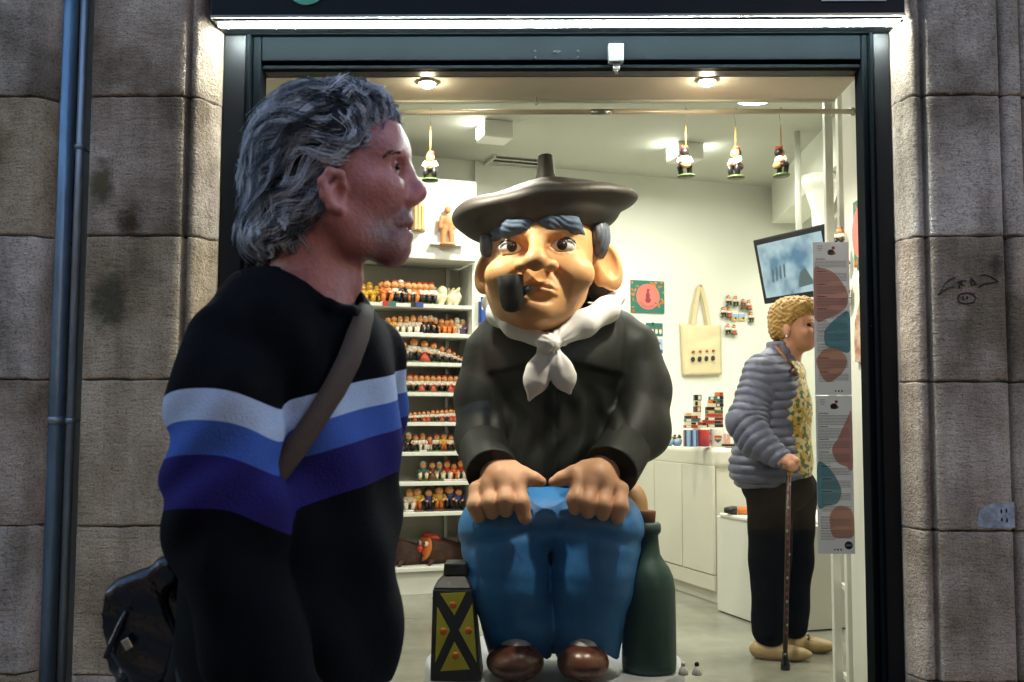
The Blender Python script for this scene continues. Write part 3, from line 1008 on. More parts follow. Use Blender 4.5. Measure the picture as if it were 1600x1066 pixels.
# beret: wide soft disc, drooping on the left, with a stalk
bc = q(853, 329, 3.765)
tilt = np.array([unit(V(1, 0, .12)), V(0, 1, 0) * 1.0, unit(V(-.12, 0, 1))])
tilt[1] = np.cross(tilt[2], tilt[0])
rdg = bc + V(0, .01, .010)
dr = U(.035, sd_ell(rdg, (.347, .29, .066), tilt), sd_ell(bc + V(.0, .03, .045), (.2, .19, .075), tilt), sd_ell(rdg + V(-.18, -.02, -.03), (.16, .22, .06), tilt))
dr = U(.05, dr, sd_ell(bc + V(-.012, .0, -.045), (.275, .245, .082), tilt))
dr = cut(dr, sd_ell(q(846, 412, 3.77), (.212, .225, .16)), .03)
ber = lambda p: dr(p) + .005 * np.sin(p[:, 0] * 15 + 1.0) * np.sin(p[:, 1] * 12) + .003 * np.sin(p[:, 0] * 30 - p[:, 2] * 20)
be = blob('beret', ber, bc - V(.40, .38, .16), bc + V(.40, .38, .2), .0095, m_beret, ST)
mb = MB()
a, b2 = q(853, 284, 3.74), q(852, 242, 3.74)
mb.tube([a, a + (b2 - a) * .3, a + (b2 - a) * .8, a + (b2 - a) * .96, b2], [.042, .034, .029, .028, .022], 20)
obj('stalk', mb, m_beret, be, .003)
# pipe
pb = q(800, 458, 3.46)
mb = MB()
axp = [unit(V(1, 0, .06)), V(0, 1, 0), unit(V(-.06, 0, 1))]
mb.lathe(pb + V(.002, 0, -.062), [(.008, -.004), (.026, .002), (.036, .016), (.041, .04), (.043, .075), (.0445, .118), (.040, .122), (.034, .118), (.032, .08)], 28, axp)
pp_ = obj('pipe', mb, m_pipew, ST)
m0 = mw[0] * .4 + mw[1] * .6
mb = MB(); mb.tube([pb + V(.03, 0, .0), pb + V(.05, -.002, .012), m0 + V(-.01, -.012, 0), m0 + V(.004, .002, .002)], [.016, .013, .009, .008], 12)
obj('pipe_stem', mb, m_pipew, pp_)

# jacket: barrel chest, yoke, sleeves bent forward to the knees
def fold_noise(p, a, s):
    return a * np.sin(p[:, 0] * s + 3 * np.sin(p[:, 2] * s * .31)) * np.sin(p[:, 2] * s * .45 + 1.7)
chest = U(.12, sd_ell(q(868, 640, 3.93), (.265, .215, .33)), sd_ell(q(868, 560, 3.90), (.29, .19, .17)), sd_ell(q(868, 735, 3.92), (.27, .22, .17)))
shl = sd_cap(q(792, 538, 3.90), q(956, 532, 3.92), .125)
chest = U(.08, chest, shl)
armL = [q(768, 552, 3.88), q(752, 620, 3.86), q(752, 688, 3.80), q(764, 722, 3.62)]
armR = [q(985, 548, 3.90), q(1003, 610, 3.88), q(1000, 672, 3.80), q(960, 722, 3.63)]
sleeveL = chain(armL, [.105, .095, .088, .075], .05)
sleeveR = chain(armR, [.112, .105, .105, .082], .05)
jk = U(.016, chest, sleeveL, sleeveR)
zy = q(868, 575, 3.72)[2]
def jacket(p):
    d = jk(p)
    fr = np.clip((3.93 - p[:, 1]) / .1, 0, 1) * np.clip((.26 - np.abs(p[:, 0] - cx)) / .03, 0, 1)
    zl = zy + .02 * np.cos((p[:, 0] - cx) * 12)
    d = d - .018 * fr / (1 + np.exp(-(p[:, 2] - zl) / .0035))                       # yoke stands proud of the front
    pl = np.abs(p[:, 0] - cx - .004)
    d = d + .006 * fr * np.exp(-(pl / .006) ** 2) * (p[:, 2] < zl)                  # front opening
    low = np.clip((zy - .05 - p[:, 2]) / .12, 0, 1) * fr
    d = d + low * .007 * np.sin((p[:, 0] - cx) * 62 + 2.2 * np.sin(p[:, 2] * 15)) + low * fold_noise(p, .004, 48)   # hanging folds
    return d + fold_noise(p, .0025, 22)
jlo, jhi = q(700, 800, 4.2) * V(1, 0, 1) + V(0, 3.48, 0), q(1060, 485, 4.2) * V(1, 0, 1) + V(.03, 4.2, .1)
def jcut(p):                                       # jacket ends over the lap and at the cuffs
    d = jacket(p)
    zlap = q(868, 782, 3.7)[2]
    return np.maximum(d, zlap - p[:, 2])
jo = blob('jacket', jcut, jlo, jhi, .0105, m_jacket, ST)
def cuff(pts, r):
    a, b2 = pts
    d = unit(b2 - a)
    f = sd_cap(a, b2, r, r * 1.03)
    n2 = lambda p: np.maximum(np.maximum(f(p), ((p - b2) @ d.astype(np.float32)) - .01), -((p - a) @ d.astype(np.float32)) - .03)
    return lambda p: n2(p) - .006
for (a, b2, r) in ((q(757, 703, 3.70), q(768, 735, 3.575), .083), (q(975, 702, 3.70), q(955, 733, 3.585), .09)):
    lo, hi = bounds([a, b2], .15)
    blob('cuff', cuff((a, b2), r), lo, hi, .0065, m_jacket, jo)
# neckerchief: broad folded band, knot and two flat tails
def squash(f, y0, s):
    def g(p):
        r = p.copy()
        r[:, 1] = y0 + (p[:, 1] - y0) * s
        return f(r) / s * 1.3
    return g
nk = U(.03, chain([q(768, 474, 3.86), q(780, 490, 3.72), q(806, 508, 3.645), q(848, 533, 3.60)], [.03, .042, .044, .03], .03),
       chain([q(962, 464, 3.88), q(948, 484, 3.73), q(912, 506, 3.65), q(866, 533, 3.60)], [.03, .044, .046, .03], .03),
       chain([q(768, 474, 3.86), q(800, 462, 4.02), q(900, 458, 4.06), q(962, 464, 3.88)], [.03, .03, .03, .03], .02))
knot = sd_ell(q(856, 537, 3.56), (.042, .036, .032))
tails = U(.008, chain([q(852, 548, 3.575), q(842, 578, 3.575), q(837, 596, 3.575), q(827, 625, 3.575)], [.022, .042, .041, .006], .02), chain([q(862, 548, 3.575), q(874, 575, 3.575), q(882, 592, 3.575), q(890, 613, 3.575)], [.022, .042, .04, .008], .02))
nke = U(.016, nk, knot, squash(tails, 3.575, 1.7))
def nkf(p):
    rx = (p[:, 0] - cx)
    return nke(p) + .0022 * np.sin(np.arctan2(rx, p[:, 2] - q(856, 537, 3.56)[2]) * 14) * np.exp(-((rx) ** 2 + (p[:, 2] - q(856, 537, 3.56)[2]) ** 2) / .012)
blob('neckerchief', nkf, q(755, 640, 4.15) * V(1, 0, 1) + V(-.03, 3.47, -.02), q(980, 440, 4.15) * V(1, 0, 1) + V(.03, 4.14, .02), .006, m_kerch, ST)
# trousers
hipz = q(860, 800, 3.9)
legL = chain([q(818, 812, 4.0), q(786, 832, 3.66), q(793, 905, 3.62), q(812, 975, 3.66), q(814, 1030, 3.68)], [.16, .148, .135, .118, .108], .05)
legR = chain([q(908, 812, 4.0), q(936, 830, 3.66), q(926, 905, 3.62), q(916, 975, 3.66), q(918, 1030, 3.68)], [.16, .148, .135, .118, .11], .05)
lap = sd_ell(q(861, 806, 3.78), (.25, .245, .115))
tr_ = U(.012, U(.012, legL, legR), sd_cap(q(862, 850, 3.80), q(864, 1010, 3.78), .075))
tr_ = U(.035, tr_, lap)
zk = q(860, 838, 3.52)[2]
def trous(p):
    d = tr_(p)
    fr = np.clip((3.75 - p[:, 1]) / .15, 0, 1)
    d = d + .012 * fr * np.exp(-((p[:, 2] - zk + .01 - .03 * np.cos((p[:, 0] - cx) * 8)) / .022) ** 2)       # crease under the knees
    d = d + .005 * fr * np.exp(-((p[:, 2] - zk + .16 + .05 * (p[:, 0] - cx)) / .03) ** 2)
    return np.maximum(d + fold_noise(p, .0022, 13), ZP + .105 - .06 * np.clip(np.abs(np.abs(p[:, 0] - cx) - .12) / .1 + (p[:, 1] - 3.6) * 3, 0, 1) - p[:, 2])
trs = blob('trousers', trous, q(700, 1062, 4.15) * V(1, 0, 1) + V(0, 3.42, 0), q(1020, 730, 4.15) * V(1, 0, 1) + V(0, 4.2, .1), .0105, m_jeans, ST)
blob('bare_back', sd_ell(q(984, 792, 4.05), (.07, .12, .10)), q(940, 860, 4.2) * V(1, 0, 1) + V(0, 3.8, 0), q(1040, 720, 4.2) * V(1, 0, 1) + V(0, 4.25, .06), .01, m_skin, ST)
# shoes and socks
for (x, w) in ((805, .098), (911, .088)):
    c = q(x, 1042, 3.53)
    sf_ = U(.03, sd_ell((c[0], 3.535, ZP + .06), (w, .095, .062)), sd_ell((c[0], 3.68, ZP + .055), (w * .85, .12, .055)))
    sf2 = lambda p, f=sf_: np.maximum(f(p), ZP - p[:, 2])
    sh = blob('shoe', sf2, (c[0] - .16, 3.40, ZP - .02), (c[0] + .16, 3.86, ZP + .16), .0075, m_shoe, ST)
    s0 = sd_ell((c[0] + .004, 3.585, ZP + .105), (w * .60, .085, .04))
    blob('sock', s0, (c[0] - .12, 3.5, ZP + .03), (c[0] + .12, 3.76, ZP + .17), .007, m_sock, ST)
# hands resting on the knees
def hand_f(side, wrist, pal, knuck, mids, tips, th, rs, thr):
    f = U(.025, sd_cap(wrist, pal, .062, .060), *[sd_cap(pal, k, .042, .026) for k in knuck])
    fing = [chain([k, m, t], [.028 * r, .0265 * r, .024 * r], .02) for k, m, t, r in zip(knuck, mids, tips, rs)]
    ff = fing[0]
    for g_ in fing[1:]:
        ff = U(.003, ff, g_)
    f = U(.012, f, ff)
    return U(.024, f, chain(th, thr, .02))
tip_r = [1.0, 1.0, 1.05, 1.0]
zt0 = 3.50
HL = hand_f(-1, q(772, 734, 3.60), q(783, 750, 3.535), [q(746, 765, 3.53), q(767, 760, 3.51), q(789, 757, 3.502), q(809, 757, 3.51)],
            [q(743, 790, 3.49), q(766, 786, 3.468), q(790, 782, 3.46), q(814, 786, 3.474)], [q(748, 806, 3.485), q(769, 801, 3.474), q(790, 797, 3.470), q(820, 808, 3.476)],
            [q(800, 736, 3.56), q(818, 744, 3.53), q(834, 749, 3.525), q(846, 753, 3.53)], tip_r, [.038, .028, .0215, .017])
HR = hand_f(1, q(945, 732, 3.60), q(934, 748, 3.535), [q(905, 756, 3.51), q(925, 757, 3.502), q(947, 760, 3.51), q(969, 765, 3.53)],
            [q(899, 780, 3.468), q(918, 786, 3.458), q(942, 790, 3.464), q(968, 792, 3.488)], [q(899, 794, 3.470), q(919, 799, 3.468), q(942, 803, 3.470), q(965, 808, 3.482)],
            [q(914, 736, 3.56), q(896, 742, 3.53), q(878, 748, 3.525), q(865, 753, 3.53)], tip_r[::-1], [.038, .028, .0215, .017])
blob('hand', HL, q(715, 825, 3.5) * V(1, 0, 1) + V(-.02, 3.40, 0), q(858, 700, 3.5) * V(1, 0, 1) + V(.01, 3.7, .04), .0048, m_hand, ST)
blob('hand', HR, q(852, 825, 3.5) * V(1, 0, 1) + V(-.01, 3.40, 0), q(995, 700, 3.5) * V(1, 0, 1) + V(.03, 3.7, .04), .0048, m_hand, ST)

# ------------------------------------------------------------------ lantern and bottle on the plinth
m_lant = mat('matt black painted wood', srgb(20, 21, 22), .6, .3, 8, .1, 50)
m_yel = mat('yellow painted pane', srgb(238, 230, 60), .5, .06, 8, col2=srgb(224, 226, 74))
m_odot = mat('orange paint', srgb(236, 130, 44), .5, .05)
LC = q(712, 1000, 3.56)
LT = thing('lantern', 'black painted lantern with yellow cross panes beside the figure', 'lantern', (LC[0], 3.6, ZP))
zt_ = q(712, 918, 3.54)[2]
fx0, fx1 = q(672, 1050, 3.5)[0], q(752, 1050, 3.5)[0]
ft0, ft1 = q(676, 918, 3.5)[0], q(737, 918, 3.5)[0]
yl, yd = 3.50, .17
mb = MB(); mb.hexa([(fx0, yl, ZP), (fx1, yl, ZP), (fx1, yl + yd, ZP), (fx0, yl + yd, ZP), (ft0, yl, zt_), (ft1, yl, zt_), (ft1, yl + yd, zt_), (ft0, yl + yd, zt_)])
obj('case', mb, m_lant, LT, .006)
zt2, zt3 = q(712, 898, 3.56)[2], q(712, 879, 3.56)[2]
k0, k1 = q(694, 890, 3.54)[0], q(728, 890, 3.54)[0]
mb = MB(); mb.hexa([(ft0, yl, zt_ + .002), (ft1, yl, zt_ + .002), (ft1, yl + yd, zt_ + .002), (ft0, yl + yd, zt_ + .002), (k0, yl + .04, zt2), (k1, yl + .04, zt2), (k1, yl + yd - .04, zt2), (k0, yl + yd - .04, zt2)])
mb.hexa([(k0 - .003, yl + .036, zt2), (k1 + .003, yl + .036, zt2), (k1 + .003, yl + yd - .036, zt2), (k0 - .003, yl + yd - .036, zt2), (k0, yl + .036, zt3), (k1, yl + .036, zt3), (k1, yl + yd - .036, zt3), (k0, yl + yd - .036, zt3)])
obj('roof', mb, m_lant, LT, .005)
lf = lambda px, py: q(px, py, yl - .003)
for poly, dot in (([(688, 928), (728, 926), (710, 962)], (708, 946)), ([(683, 948), (703, 985), (680, 1036)], (693, 987)), ([(738, 943), (717, 985), (745, 1036)], (732, 986)), ([(710, 1003), (734, 1046), (688, 1049)], (712, 1025))):
    pl = [lf(*p_) for p_ in poly]
    n = len(pl)
    mb = MB(); mb.add(pl + [p_ + V(0, .004, 0) for p_ in pl], [tuple(range(n)), tuple(range(n, 2 * n))[::-1]] + [(i, n + i, n + (i + 1) % n, (i + 1) % n) for i in range(n)], False)
    po = obj('pane', mb, m_yel, LT)
    d = lf(*dot) + V(0, -.0005, 0)
    mb = MB(); mb.ell(d, (.0125, .003, .0125), 16, 6); obj('painted_dot', mb, m_odot, po)
m_bot = mat('dark green painted bottle', srgb(20, 52, 44), .5, .18, 6, .15, 22, col2=srgb(28, 66, 56), bdist=.01)
m_cork = mat('brown cork', srgb(122, 72, 40), .75, .2, 30, .3, 60)
Bc = q(1014, 1000, 3.68)
BT = thing('bottle', 'large dark green bottle with cork beside the giant figure', 'bottle', (Bc[0], 3.68, ZP))
hz = lambda y: q(1014, y, 3.68)[2] - ZP
sc = 3.68 / 1600
mb = MB(); mb.lathe((Bc[0], 3.68, ZP), [(.085, 0), (.094, .006), (.0955, .03), (.0945, hz(960)), (.0925, hz(918)), (.086, hz(900)), (.072, hz(886)), (.055, hz(876)), (.042, hz(866)), (.037, hz(850)), (.035, hz(836)), (.043, hz(832)), (.0455, hz(826)), (.044, hz(819)), (.036, hz(816))], 36)
obj('glass_body', mb, m_bot, BT)
mb = MB(); mb.lathe((Bc[0] - .002, 3.68, ZP + hz(818)), [(.026, 0), (.029, .03), (.0295, .042), (.027, .045)], 20)
obj('cork', mb, m_cork, BT)
# two tiny figures at the plinth's right rim
for (x, lab, mm) in ((1068, 'tiny white figurine at the right rim of the plinth', m_sock), (1089, 'tiny dark and white figurine at the right rim of the plinth', m_pipew)):
    p = q(x, 1062, 3.62)
    p[2] = ZP
    t = thing('tiny_figurine', lab, 'figurine', (p[0], 3.62, ZP))
    mb = MB(); mb.lathe((p[0], 3.62, ZP), [(.016, 0), (.018, .006), (.013, .02), (.007, .03)], 12); obj('body', mb, m_sock, t)
    mb = MB(); mb.ell((p[0], 3.62, ZP + .036), .0085, 10, 6); obj('head', mb, mm, t)
# ------------------------------------------------------------------ man walking past in front of the window
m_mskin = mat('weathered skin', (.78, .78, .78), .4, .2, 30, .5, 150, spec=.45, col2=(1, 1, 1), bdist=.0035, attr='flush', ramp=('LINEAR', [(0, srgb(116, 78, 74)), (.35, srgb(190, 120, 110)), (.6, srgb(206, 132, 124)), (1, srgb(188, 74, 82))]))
m_mhair = mat('grey wavy hair', (1, 1, 1), .42, .1, 20, attr='tone', ramp=('LINEAR', [(0, srgb(16, 17, 22)), (.4, srgb(66, 69, 80)), (.68, srgb(176, 180, 192)), (1, srgb(244, 244, 248))]), spec=.6)
m_scalp = mat('dark hair mass', srgb(14, 14, 18), .6, .4, 30, .6, 90, stretch=(1, 1, .5))
navy = srgb(4, 4, 7)
m_knit = mat('striped knit sweater', (1, 1, 1), .88, .10, 40, .5, 300, attr='band', spec=.12,
             ramp=('CONSTANT', [(0, navy), (.386, srgb(40, 33, 94)), (.535, srgb(66, 92, 164)), (.632, srgb(182, 192, 214)), (.72, navy)]), bdist=.003)
m_denim = mat('dark trousers', srgb(20, 22, 30), .85, .2, 30, .3, 200)
m_strap = mat('brown webbing strap', srgb(72, 52, 38), .75, .15, 60, .4, 240, bdist=.002)
m_leather = mat('black creased leather', srgb(24, 25, 30), .2, .3, 10, .8, 24, spec=.7, bdist=.01)
m_buckle = mat('silver buckle', srgb(196, 190, 180), .25, .05, metal=1.0)
m_mshoe = mat('black shoe leather', srgb(24, 22, 22), .4, .1)
MY = 1.45
h_ = lambda px, py, dy=0.0: at(px, py, MY + dy)
mc = h_(460, 650)
MAN = thing('person', 'grey haired man in striped sweater walking past the window, face in profile', 'person', (mc[0], MY, 0))

# head, face in profile to the right, neck
hd = U(.03, sd_ell(h_(505, 248), (.098, .074, .108)), sd_ell(h_(572, 292), (.060, .064, .088)), sd_ell(h_(566, 330), (.050, .052, .050)))
hd = U(.02, hd, sd_ell(h_(598, 228), (.034, .056, .045)))                                  # forehead
for s in (-1, 1):
    jaw = chain([h_(530, 342, s * .050), h_(562, 374, s * .041), h_(610, 389, s * .012)], [.020, .019, .019], .02)
    hd = U(.03, hd, jaw, sd_ell(h_(594, 292, s * .043), (.028, .022, .02)), sd_cap(h_(616, 240, s * .014), h_(606, 240, s * .045), .012, .012))
hd = U(.02, hd, sd_ell(h_(612, 384), (.024, .026, .024)))                                  # chin
hd = U(.018, hd, sd_ell(h_(612, 346), (.026, .03, .028)))                                  # mouth mound
hd = U(.010, hd, chain([h_(625, 352, 0), h_(627, 351, 0)], [.009, .009]))
for s in (-1, 1):
    hd = cut(hd, sd_ell(h_(622, 262, s * .034), (.016, .018, .012)), .012)
nose_ = U(.012, chain([h_(621, 252), h_(634, 272), h_(650, 298)], [.010, .0105, .012], .012), sd_ell(h_(651, 302), (.013, .014, .012)), sd_ell(h_(640, 312, -.011), (.012, .009, .010)), sd_ell(h_(640, 312, .011), (.012, .009, .010)))
nose_ = cut(nose_, sd_ell(h_(644, 322, -.009), (.007, .004, .004)), .004)
hd = U(.012, hd, nose_)
lips = U(.005, chain([h_(618, 348, -.022), h_(632, 344, -.010), h_(635, 344, 0), h_(632, 344, .010), h_(618, 348, .022)], [.003, .007, .0075, .007, .003]), chain([h_(616, 366, -.020), h_(630, 367, -.009), h_(633, 367, 0), h_(630, 367, .009), h_(616, 366, .020)], [.003, .007, .008, .007, .003]))
hd = U(.008, hd, lips)
hd = cut(hd, chain([h_(616, 357, -.034), h_(634, 356, -.012), h_(644, 356, 0), h_(634, 356, .012)], [.0018, .0022, .003, .0022]), .004)
hd = cut(hd, chain([h_(634, 322, -.024), h_(618, 340, -.038), h_(610, 362, -.044)], [.0015, .0028, .0015]), .012)
eyef = sd_ell(h_(609, 263, -.027), .0125)
lidf = U(.004, chain([h_(602, 266, -.040), h_(611, 256, -.040), h_(619, 260, -.034)], [.003, .004, .003]), chain([h_(602, 268, -.039), h_(611, 272, -.038), h_(618, 268, -.034)], [.003, .0032, .0025]))
hd = U(.006, hd, lidf)
neck = U(.02, sd_cap(h_(498, 330), h_(478, 500), .055, .062), sd_cap(h_(532, 392), h_(514, 480, -.01), .024, .032), sd_ell(h_(553, 436), (.012, .014, .018)))
hd = U(.022, hd, neck)
# ear: hollow with a rolled rim and lobe
ec = h_(521, 300, -.080)
hel = [h_(538, 290, -.078), h_(532, 272, -.084), h_(515, 268, -.090), h_(503, 284, -.092), h_(506, 306, -.089), h_(518, 322, -.084), h_(532, 328, -.080)]
er = U(.008, sd_ell(ec + V(0, .006, 0), (.016, .006, .027)), chain(hel, [.0045, .0052, .0055, .0055, .005, .0062, .0075], .006), chain([h_(524, 286, -.083), h_(514, 300, -.086), h_(522, 316, -.083)], [.003, .004, .003]))
er = cut(er, sd_ell(h_(530, 303, -.084), (.007, .008, .010)), .005)
hd = U(.006, hd, er)
lo = h_(395, 520, 0) * V(1, 0, 1) + V(0, MY - .14, 0)
hi = h_(680, 120, 0) * V(1, 0, 1) + V(0, MY + .13, 0)
# body under the clothes: one continuous figure down to the shoes
shn, shf = h_(374, 525, -.11), h_(562, 542, .13)
hip_n, hip_f = V(mc[0] - .075, MY - .06, .90), V(mc[0] + .055, MY + .07, .90)
foot = lambda x, y: V(x, y, .09)
fn, ff_ = V(mc[0] + .20, MY - .09, .09), V(mc[0] - .26, MY + .09, .13)
kn, kf = (hip_n + fn) / 2 + V(.06, -.01, .02), (hip_f + ff_) / 2 + V(.07, .01, .02)
torso0 = U(.08, sd_cap(V(mc[0], MY, 1.28), V(mc[0] + .01, MY, .98), .115, .115))
def pale(p):
    return U(.03, hd, torso0)(p)
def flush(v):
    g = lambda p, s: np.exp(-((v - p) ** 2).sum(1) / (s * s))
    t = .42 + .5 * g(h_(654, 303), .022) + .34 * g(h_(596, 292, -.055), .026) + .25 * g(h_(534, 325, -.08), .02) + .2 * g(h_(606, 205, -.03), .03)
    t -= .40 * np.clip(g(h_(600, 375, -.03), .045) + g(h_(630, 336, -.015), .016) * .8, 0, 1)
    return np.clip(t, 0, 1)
HEAD = blob('body', hd, lo, hi, .0036, m_mskin, MAN, attr={'flush': flush})
mb = MB(); mb.ell(h_(610, 263, -.0285), .0132, 18, 12); eo = obj('eye', mb, m_eye, HEAD)
mb = MB(); mb.ell(h_(610, 263, -.0285) + V(.0098, -.0062, .0005), .0056, 12, 8); obj('iris', mb, m_iris, HEAD)
mb = MB()
for k in range(34):
    t = rng.random()
    p = h_(596 + 30 * t, 247 - 9 * math.sin(t * 2.6) + rng.normal(0, 2), -.060 + .030 * t)
    p = march(hd, 596 + 30 * t, 246 - 8 * math.sin(t * 2.4) + rng.normal(0, 2.0)) if t < .85 else p
    mb.tube([p + V(0, .001, 0), p + V(.006, -.002, .003 - .004 * t)], [.0007, .0003], 4)
eb = obj('eyebrow', mb, mat('grey brown brow hair', srgb(84, 66, 62), .6, .1), HEAD)
eb['kind'] = 'stuff'

# sweater: torso turned three quarters, near arm hanging, neckline
ua = unit(shf - shn); ua[2] = 0; ua = unit(ua)
un = V(ua[1], -ua[0], 0)                                  # the way the chest faces
TX = np.array([ua, un, V(0, 0, 1)])
tcn = (shn + shf) / 2 * V(1, 1, 0) + V(-.012, 0, 0)
tz = lambda py: h_(470, py)[2]
tors = U(.09, sd_ell(V(tcn[0], tcn[1], tz(575)) - un * .0, (.165, .114, .135), TX), sd_ell(V(tcn[0], tcn[1], tz(690)) + un * .01, (.150, .112, .17), TX), sd_ell(V(tcn[0], tcn[1], tz(880)) + un * .012, (.158, .122, .20), TX), sd_ell(V(tcn[0], tcn[1], tz(1010)) + un * .005, (.16, .124, .15), TX))
tors = U(.07, tors, sd_cap(shn + V(.015, 0, -.005), h_(455, 470), .058, .05), sd_cap(shf + V(-.02, 0, -.02), h_(510, 500, .03), .052, .045))
an = [shn + V(-.002, -.012, -.01), h_(352, 640, -.165), h_(352, 800, -.175), h_(395, 1010, -.195), h_(470, 1100, -.2)]
arm_n = chain(an, [.058, .068, .066, .054, .042], .04)
af = [shf + V(0, .01, -.02), h_(568, 650, .23), h_(530, 800, .25), h_(500, 960, .25)]
arm_f = chain(af, [.068, .06, .056, .045], .04)
sw0 = U(.010, tors, arm_n, arm_f)
nkp = h_(492, 430)
def rimneck(p):                                           # neck opening
    return U(.04, sd_cap(h_(484, 380), h_(482, 470, .0), .062, .064), sd_cap(h_(515, 425, -.02), h_(538, 466, -.04), .038, .028))(p)
rib_c = [(418, 420, .03), (432, 428, -.045), (470, 454, -.075), (515, 478, -.082), (548, 488, -.055), (566, 484, -.015)]
rib = chain([h_(a, b, d) for a, b, d in rib_c], [.008] * 6, .01)
def sweater(p):
    d = sw0(p)
    d = d + .006 * np.sin(p[:, 2] * 46 + 3.0 * np.sin(p[:, 0] * 9 + p[:, 1] * 7)) * np.exp(-((p[:, 2] - tz(830)) / .16) ** 2) * .8
    d = d + .005 * np.sin(p[:, 0] * 38 + p[:, 1] * 30 + p[:, 2] * 21) + .004 * np.sin(p[:, 2] * 44 - p[:, 0] * 70 + 2.5 * np.sin(p[:, 2] * 17)) * np.clip((.03 - arm_n(p)) / .03, 0, 1)
    d = -smin(-d, rimneck(p), .012)
    return np.maximum(smin(d, rib(p), .008), .80 - p[:, 2])
xs0 = h_(450, 650)[0]
def band(v):
    da, dt = arm_n(v.astype(np.float32)), tors(v.astype(np.float32))
    # body stripes climb towards the chest; sleeve stripes arch over the arm
    zt1 = tz(577) + .0 + .20 * (v[:, 0] - h_(630, 600)[0]) + .10 * (v[:, 1] - 1.5)
    tb = (v[:, 2] - zt1)
    dx = v[:, 0] - h_(344, 640, -.155)[0]
    za = at(335, 607, 1.23)[2] - 4.0 * dx * dx
    ta = (v[:, 2] - za)
    w = 1 / (1 + np.exp((da - dt) / .004))
    t = tb * (1 - w) + ta * w
    return np.clip(.72 + t / .42, 0, 1) + .003 * np.sin(v[:, 0] * 60)
SW = blob('sweater', sweater, V(h_(225, 600)[0], MY - .33, .76), V(h_(690, 600)[0], MY + .36, tz(395)), .0066, m_knit, MAN, attr={'band': band})
# trousers, shoes, hands below the picture
trf = U(.05, chain([hip_n + V(.02, .02, -.06), kn, fn + V(0, 0, .05)], [.085, .075, .055], .04), chain([hip_f + V(-.02, -.02, -.06), kf, ff_ + V(0, 0, .05)], [.085, .075, .055], .04), sd_ell(V(mc[0] - .01, MY, .86), (.11, .11, .11)))
blob('trousers', trf, V(mc[0] - .5, MY - .3, .05), V(mc[0] + .45, MY + .3, 1.04), .012, m_denim, MAN)
for f_, up in ((fn, 0), (ff_, .04)):
    sh_ = U(.03, sd_ell(f_ + V(.07, 0, -.045 - up * .2), (.12, .045, .045)), sd_ell(f_ + V(-.02, 0, -.03), (.06, .045, .06)))
    blob('shoe', lambda p, s=sh_: np.maximum(s(p), .002 - p[:, 2]), f_ - V(.16, .1, .14), f_ + V(.25, .1, .1), .01, m_mshoe, MAN)
for pts, s in ((an, -1), (af, 1)):
    w = pts[-1]
    d = unit(pts[-1] - pts[-2])
    hf_ = U(.014, sd_cap(pts[-2] * .15 + w * .85, w + d * .05, .024, .03), *[chain([w + d * .07 + V(0, k * .017, 0), w + d * .115 + V(.006, k * .02, 0), w + d * (.15 - .006 * abs(k)) + V(-.006, k * .02, 0)], [.0105, .0095, .008]) for k in (-1.4, -.5, .4, 1.3)], chain([w + d * .03 + V(.018, -.01, 0), w + d * .07 + V(.04, -.012, 0), w + d * .1 + V(.045, -.01, 0)], [.013, .011, .009]))
    lo2, hi2 = bounds([w - d * .03, w + d * .18], .07)
    blob('hand', hf_, lo2, hi2, .005, m_mskin, MAN, attr={'flush': lambda v: np.full(len(v), .45)})

# hair: a thick wavy mass with single strands on top
hv = U(.03, sd_ell(h_(504, 232), (.100, .088, .090)), sd_ell(h_(552, 178), (.052, .070, .036)), sd_ell(h_(446, 285), (.048, .081, .075)), sd_ell(h_(438, 374), (.048, .073, .030)), sd_ell(h_(470, 335, .0), (.06, .082, .05)))
ear_clear = U(.02, sd_ell(h_(546, 328, -.09), (.030, .05, .030)), sd_ell(h_(600, 285, -.05), (.058, .09, .055)), sd_ell(h_(560, 372, -.05), (.065, .1, .05)))
faceclear = sd_ell(h_(640, 262), (.056, .14, .066))
hvc = cut(cut(hv, ear_clear, .012), faceclear, .012)
def hairmass(p):
    return hvc(p) + .005 + .004 * np.sin(p[:, 0] * 95 + 2 * np.sin(p[:, 2] * 70)) * np.sin(p[:, 2] * 80 + p[:, 1] * 60)
hlo, hhi = h_(350, 430) * V(1, 0, 1) + V(0, MY - .12, 0), h_(640, 100) * V(1, 0, 1) + V(0, MY + .12, 0)
HM = blob('hair', hairmass, hlo, hhi, .005, m_scalp, HEAD)
sv, sf_ = nets(hvc, hlo, hhi, .006)
sv = sv[sv[:, 1] < MY + .07]
def grad(f, p, e=.002):
    p = p.astype(np.float32)
    I = np.eye(3, dtype=np.float32) * e
    g_ = np.stack([f(p + I[i]) - f(p - I[i]) for i in range(3)], 1)
    return g_ / (np.linalg.norm(g_, axis=1)[:, None] + 1e-9)
NG, PER, SEG = 470, 18, 16
NS = NG * PER
def flow_at(p):
    rel = p - h_(500, 250)
    fl = np.stack([-.9 + 3.0 * np.clip(-rel[:, 0], 0, .12) * 2, .15 * np.sin(rel[:, 2] * 40), -.30 - 8.0 * np.clip(-rel[:, 0], 0, .11) - 2.5 * np.clip(-rel[:, 2], -.05, .12)], 1)
    return fl
gp = sv[rng.integers(0, len(sv), NG)]
fr_v = sv[(sv[:, 0] > h_(525, 0)[0]) & (sv[:, 2] > h_(0, 235)[2])]
gp[:120] = fr_v[rng.integers(0, len(fr_v), 120)]
ph_g = 2.6 * np.sin(gp @ np.array([28., 15, 34])) + 2.2 * np.sin(gp @ np.array([-37., 21, 24]) + 1) + rng.normal(0, .35, NG)
front_g = (gp[:, 0] > h_(555, 0)[0]) & (gp[:, 2] > h_(0, 225)[2])
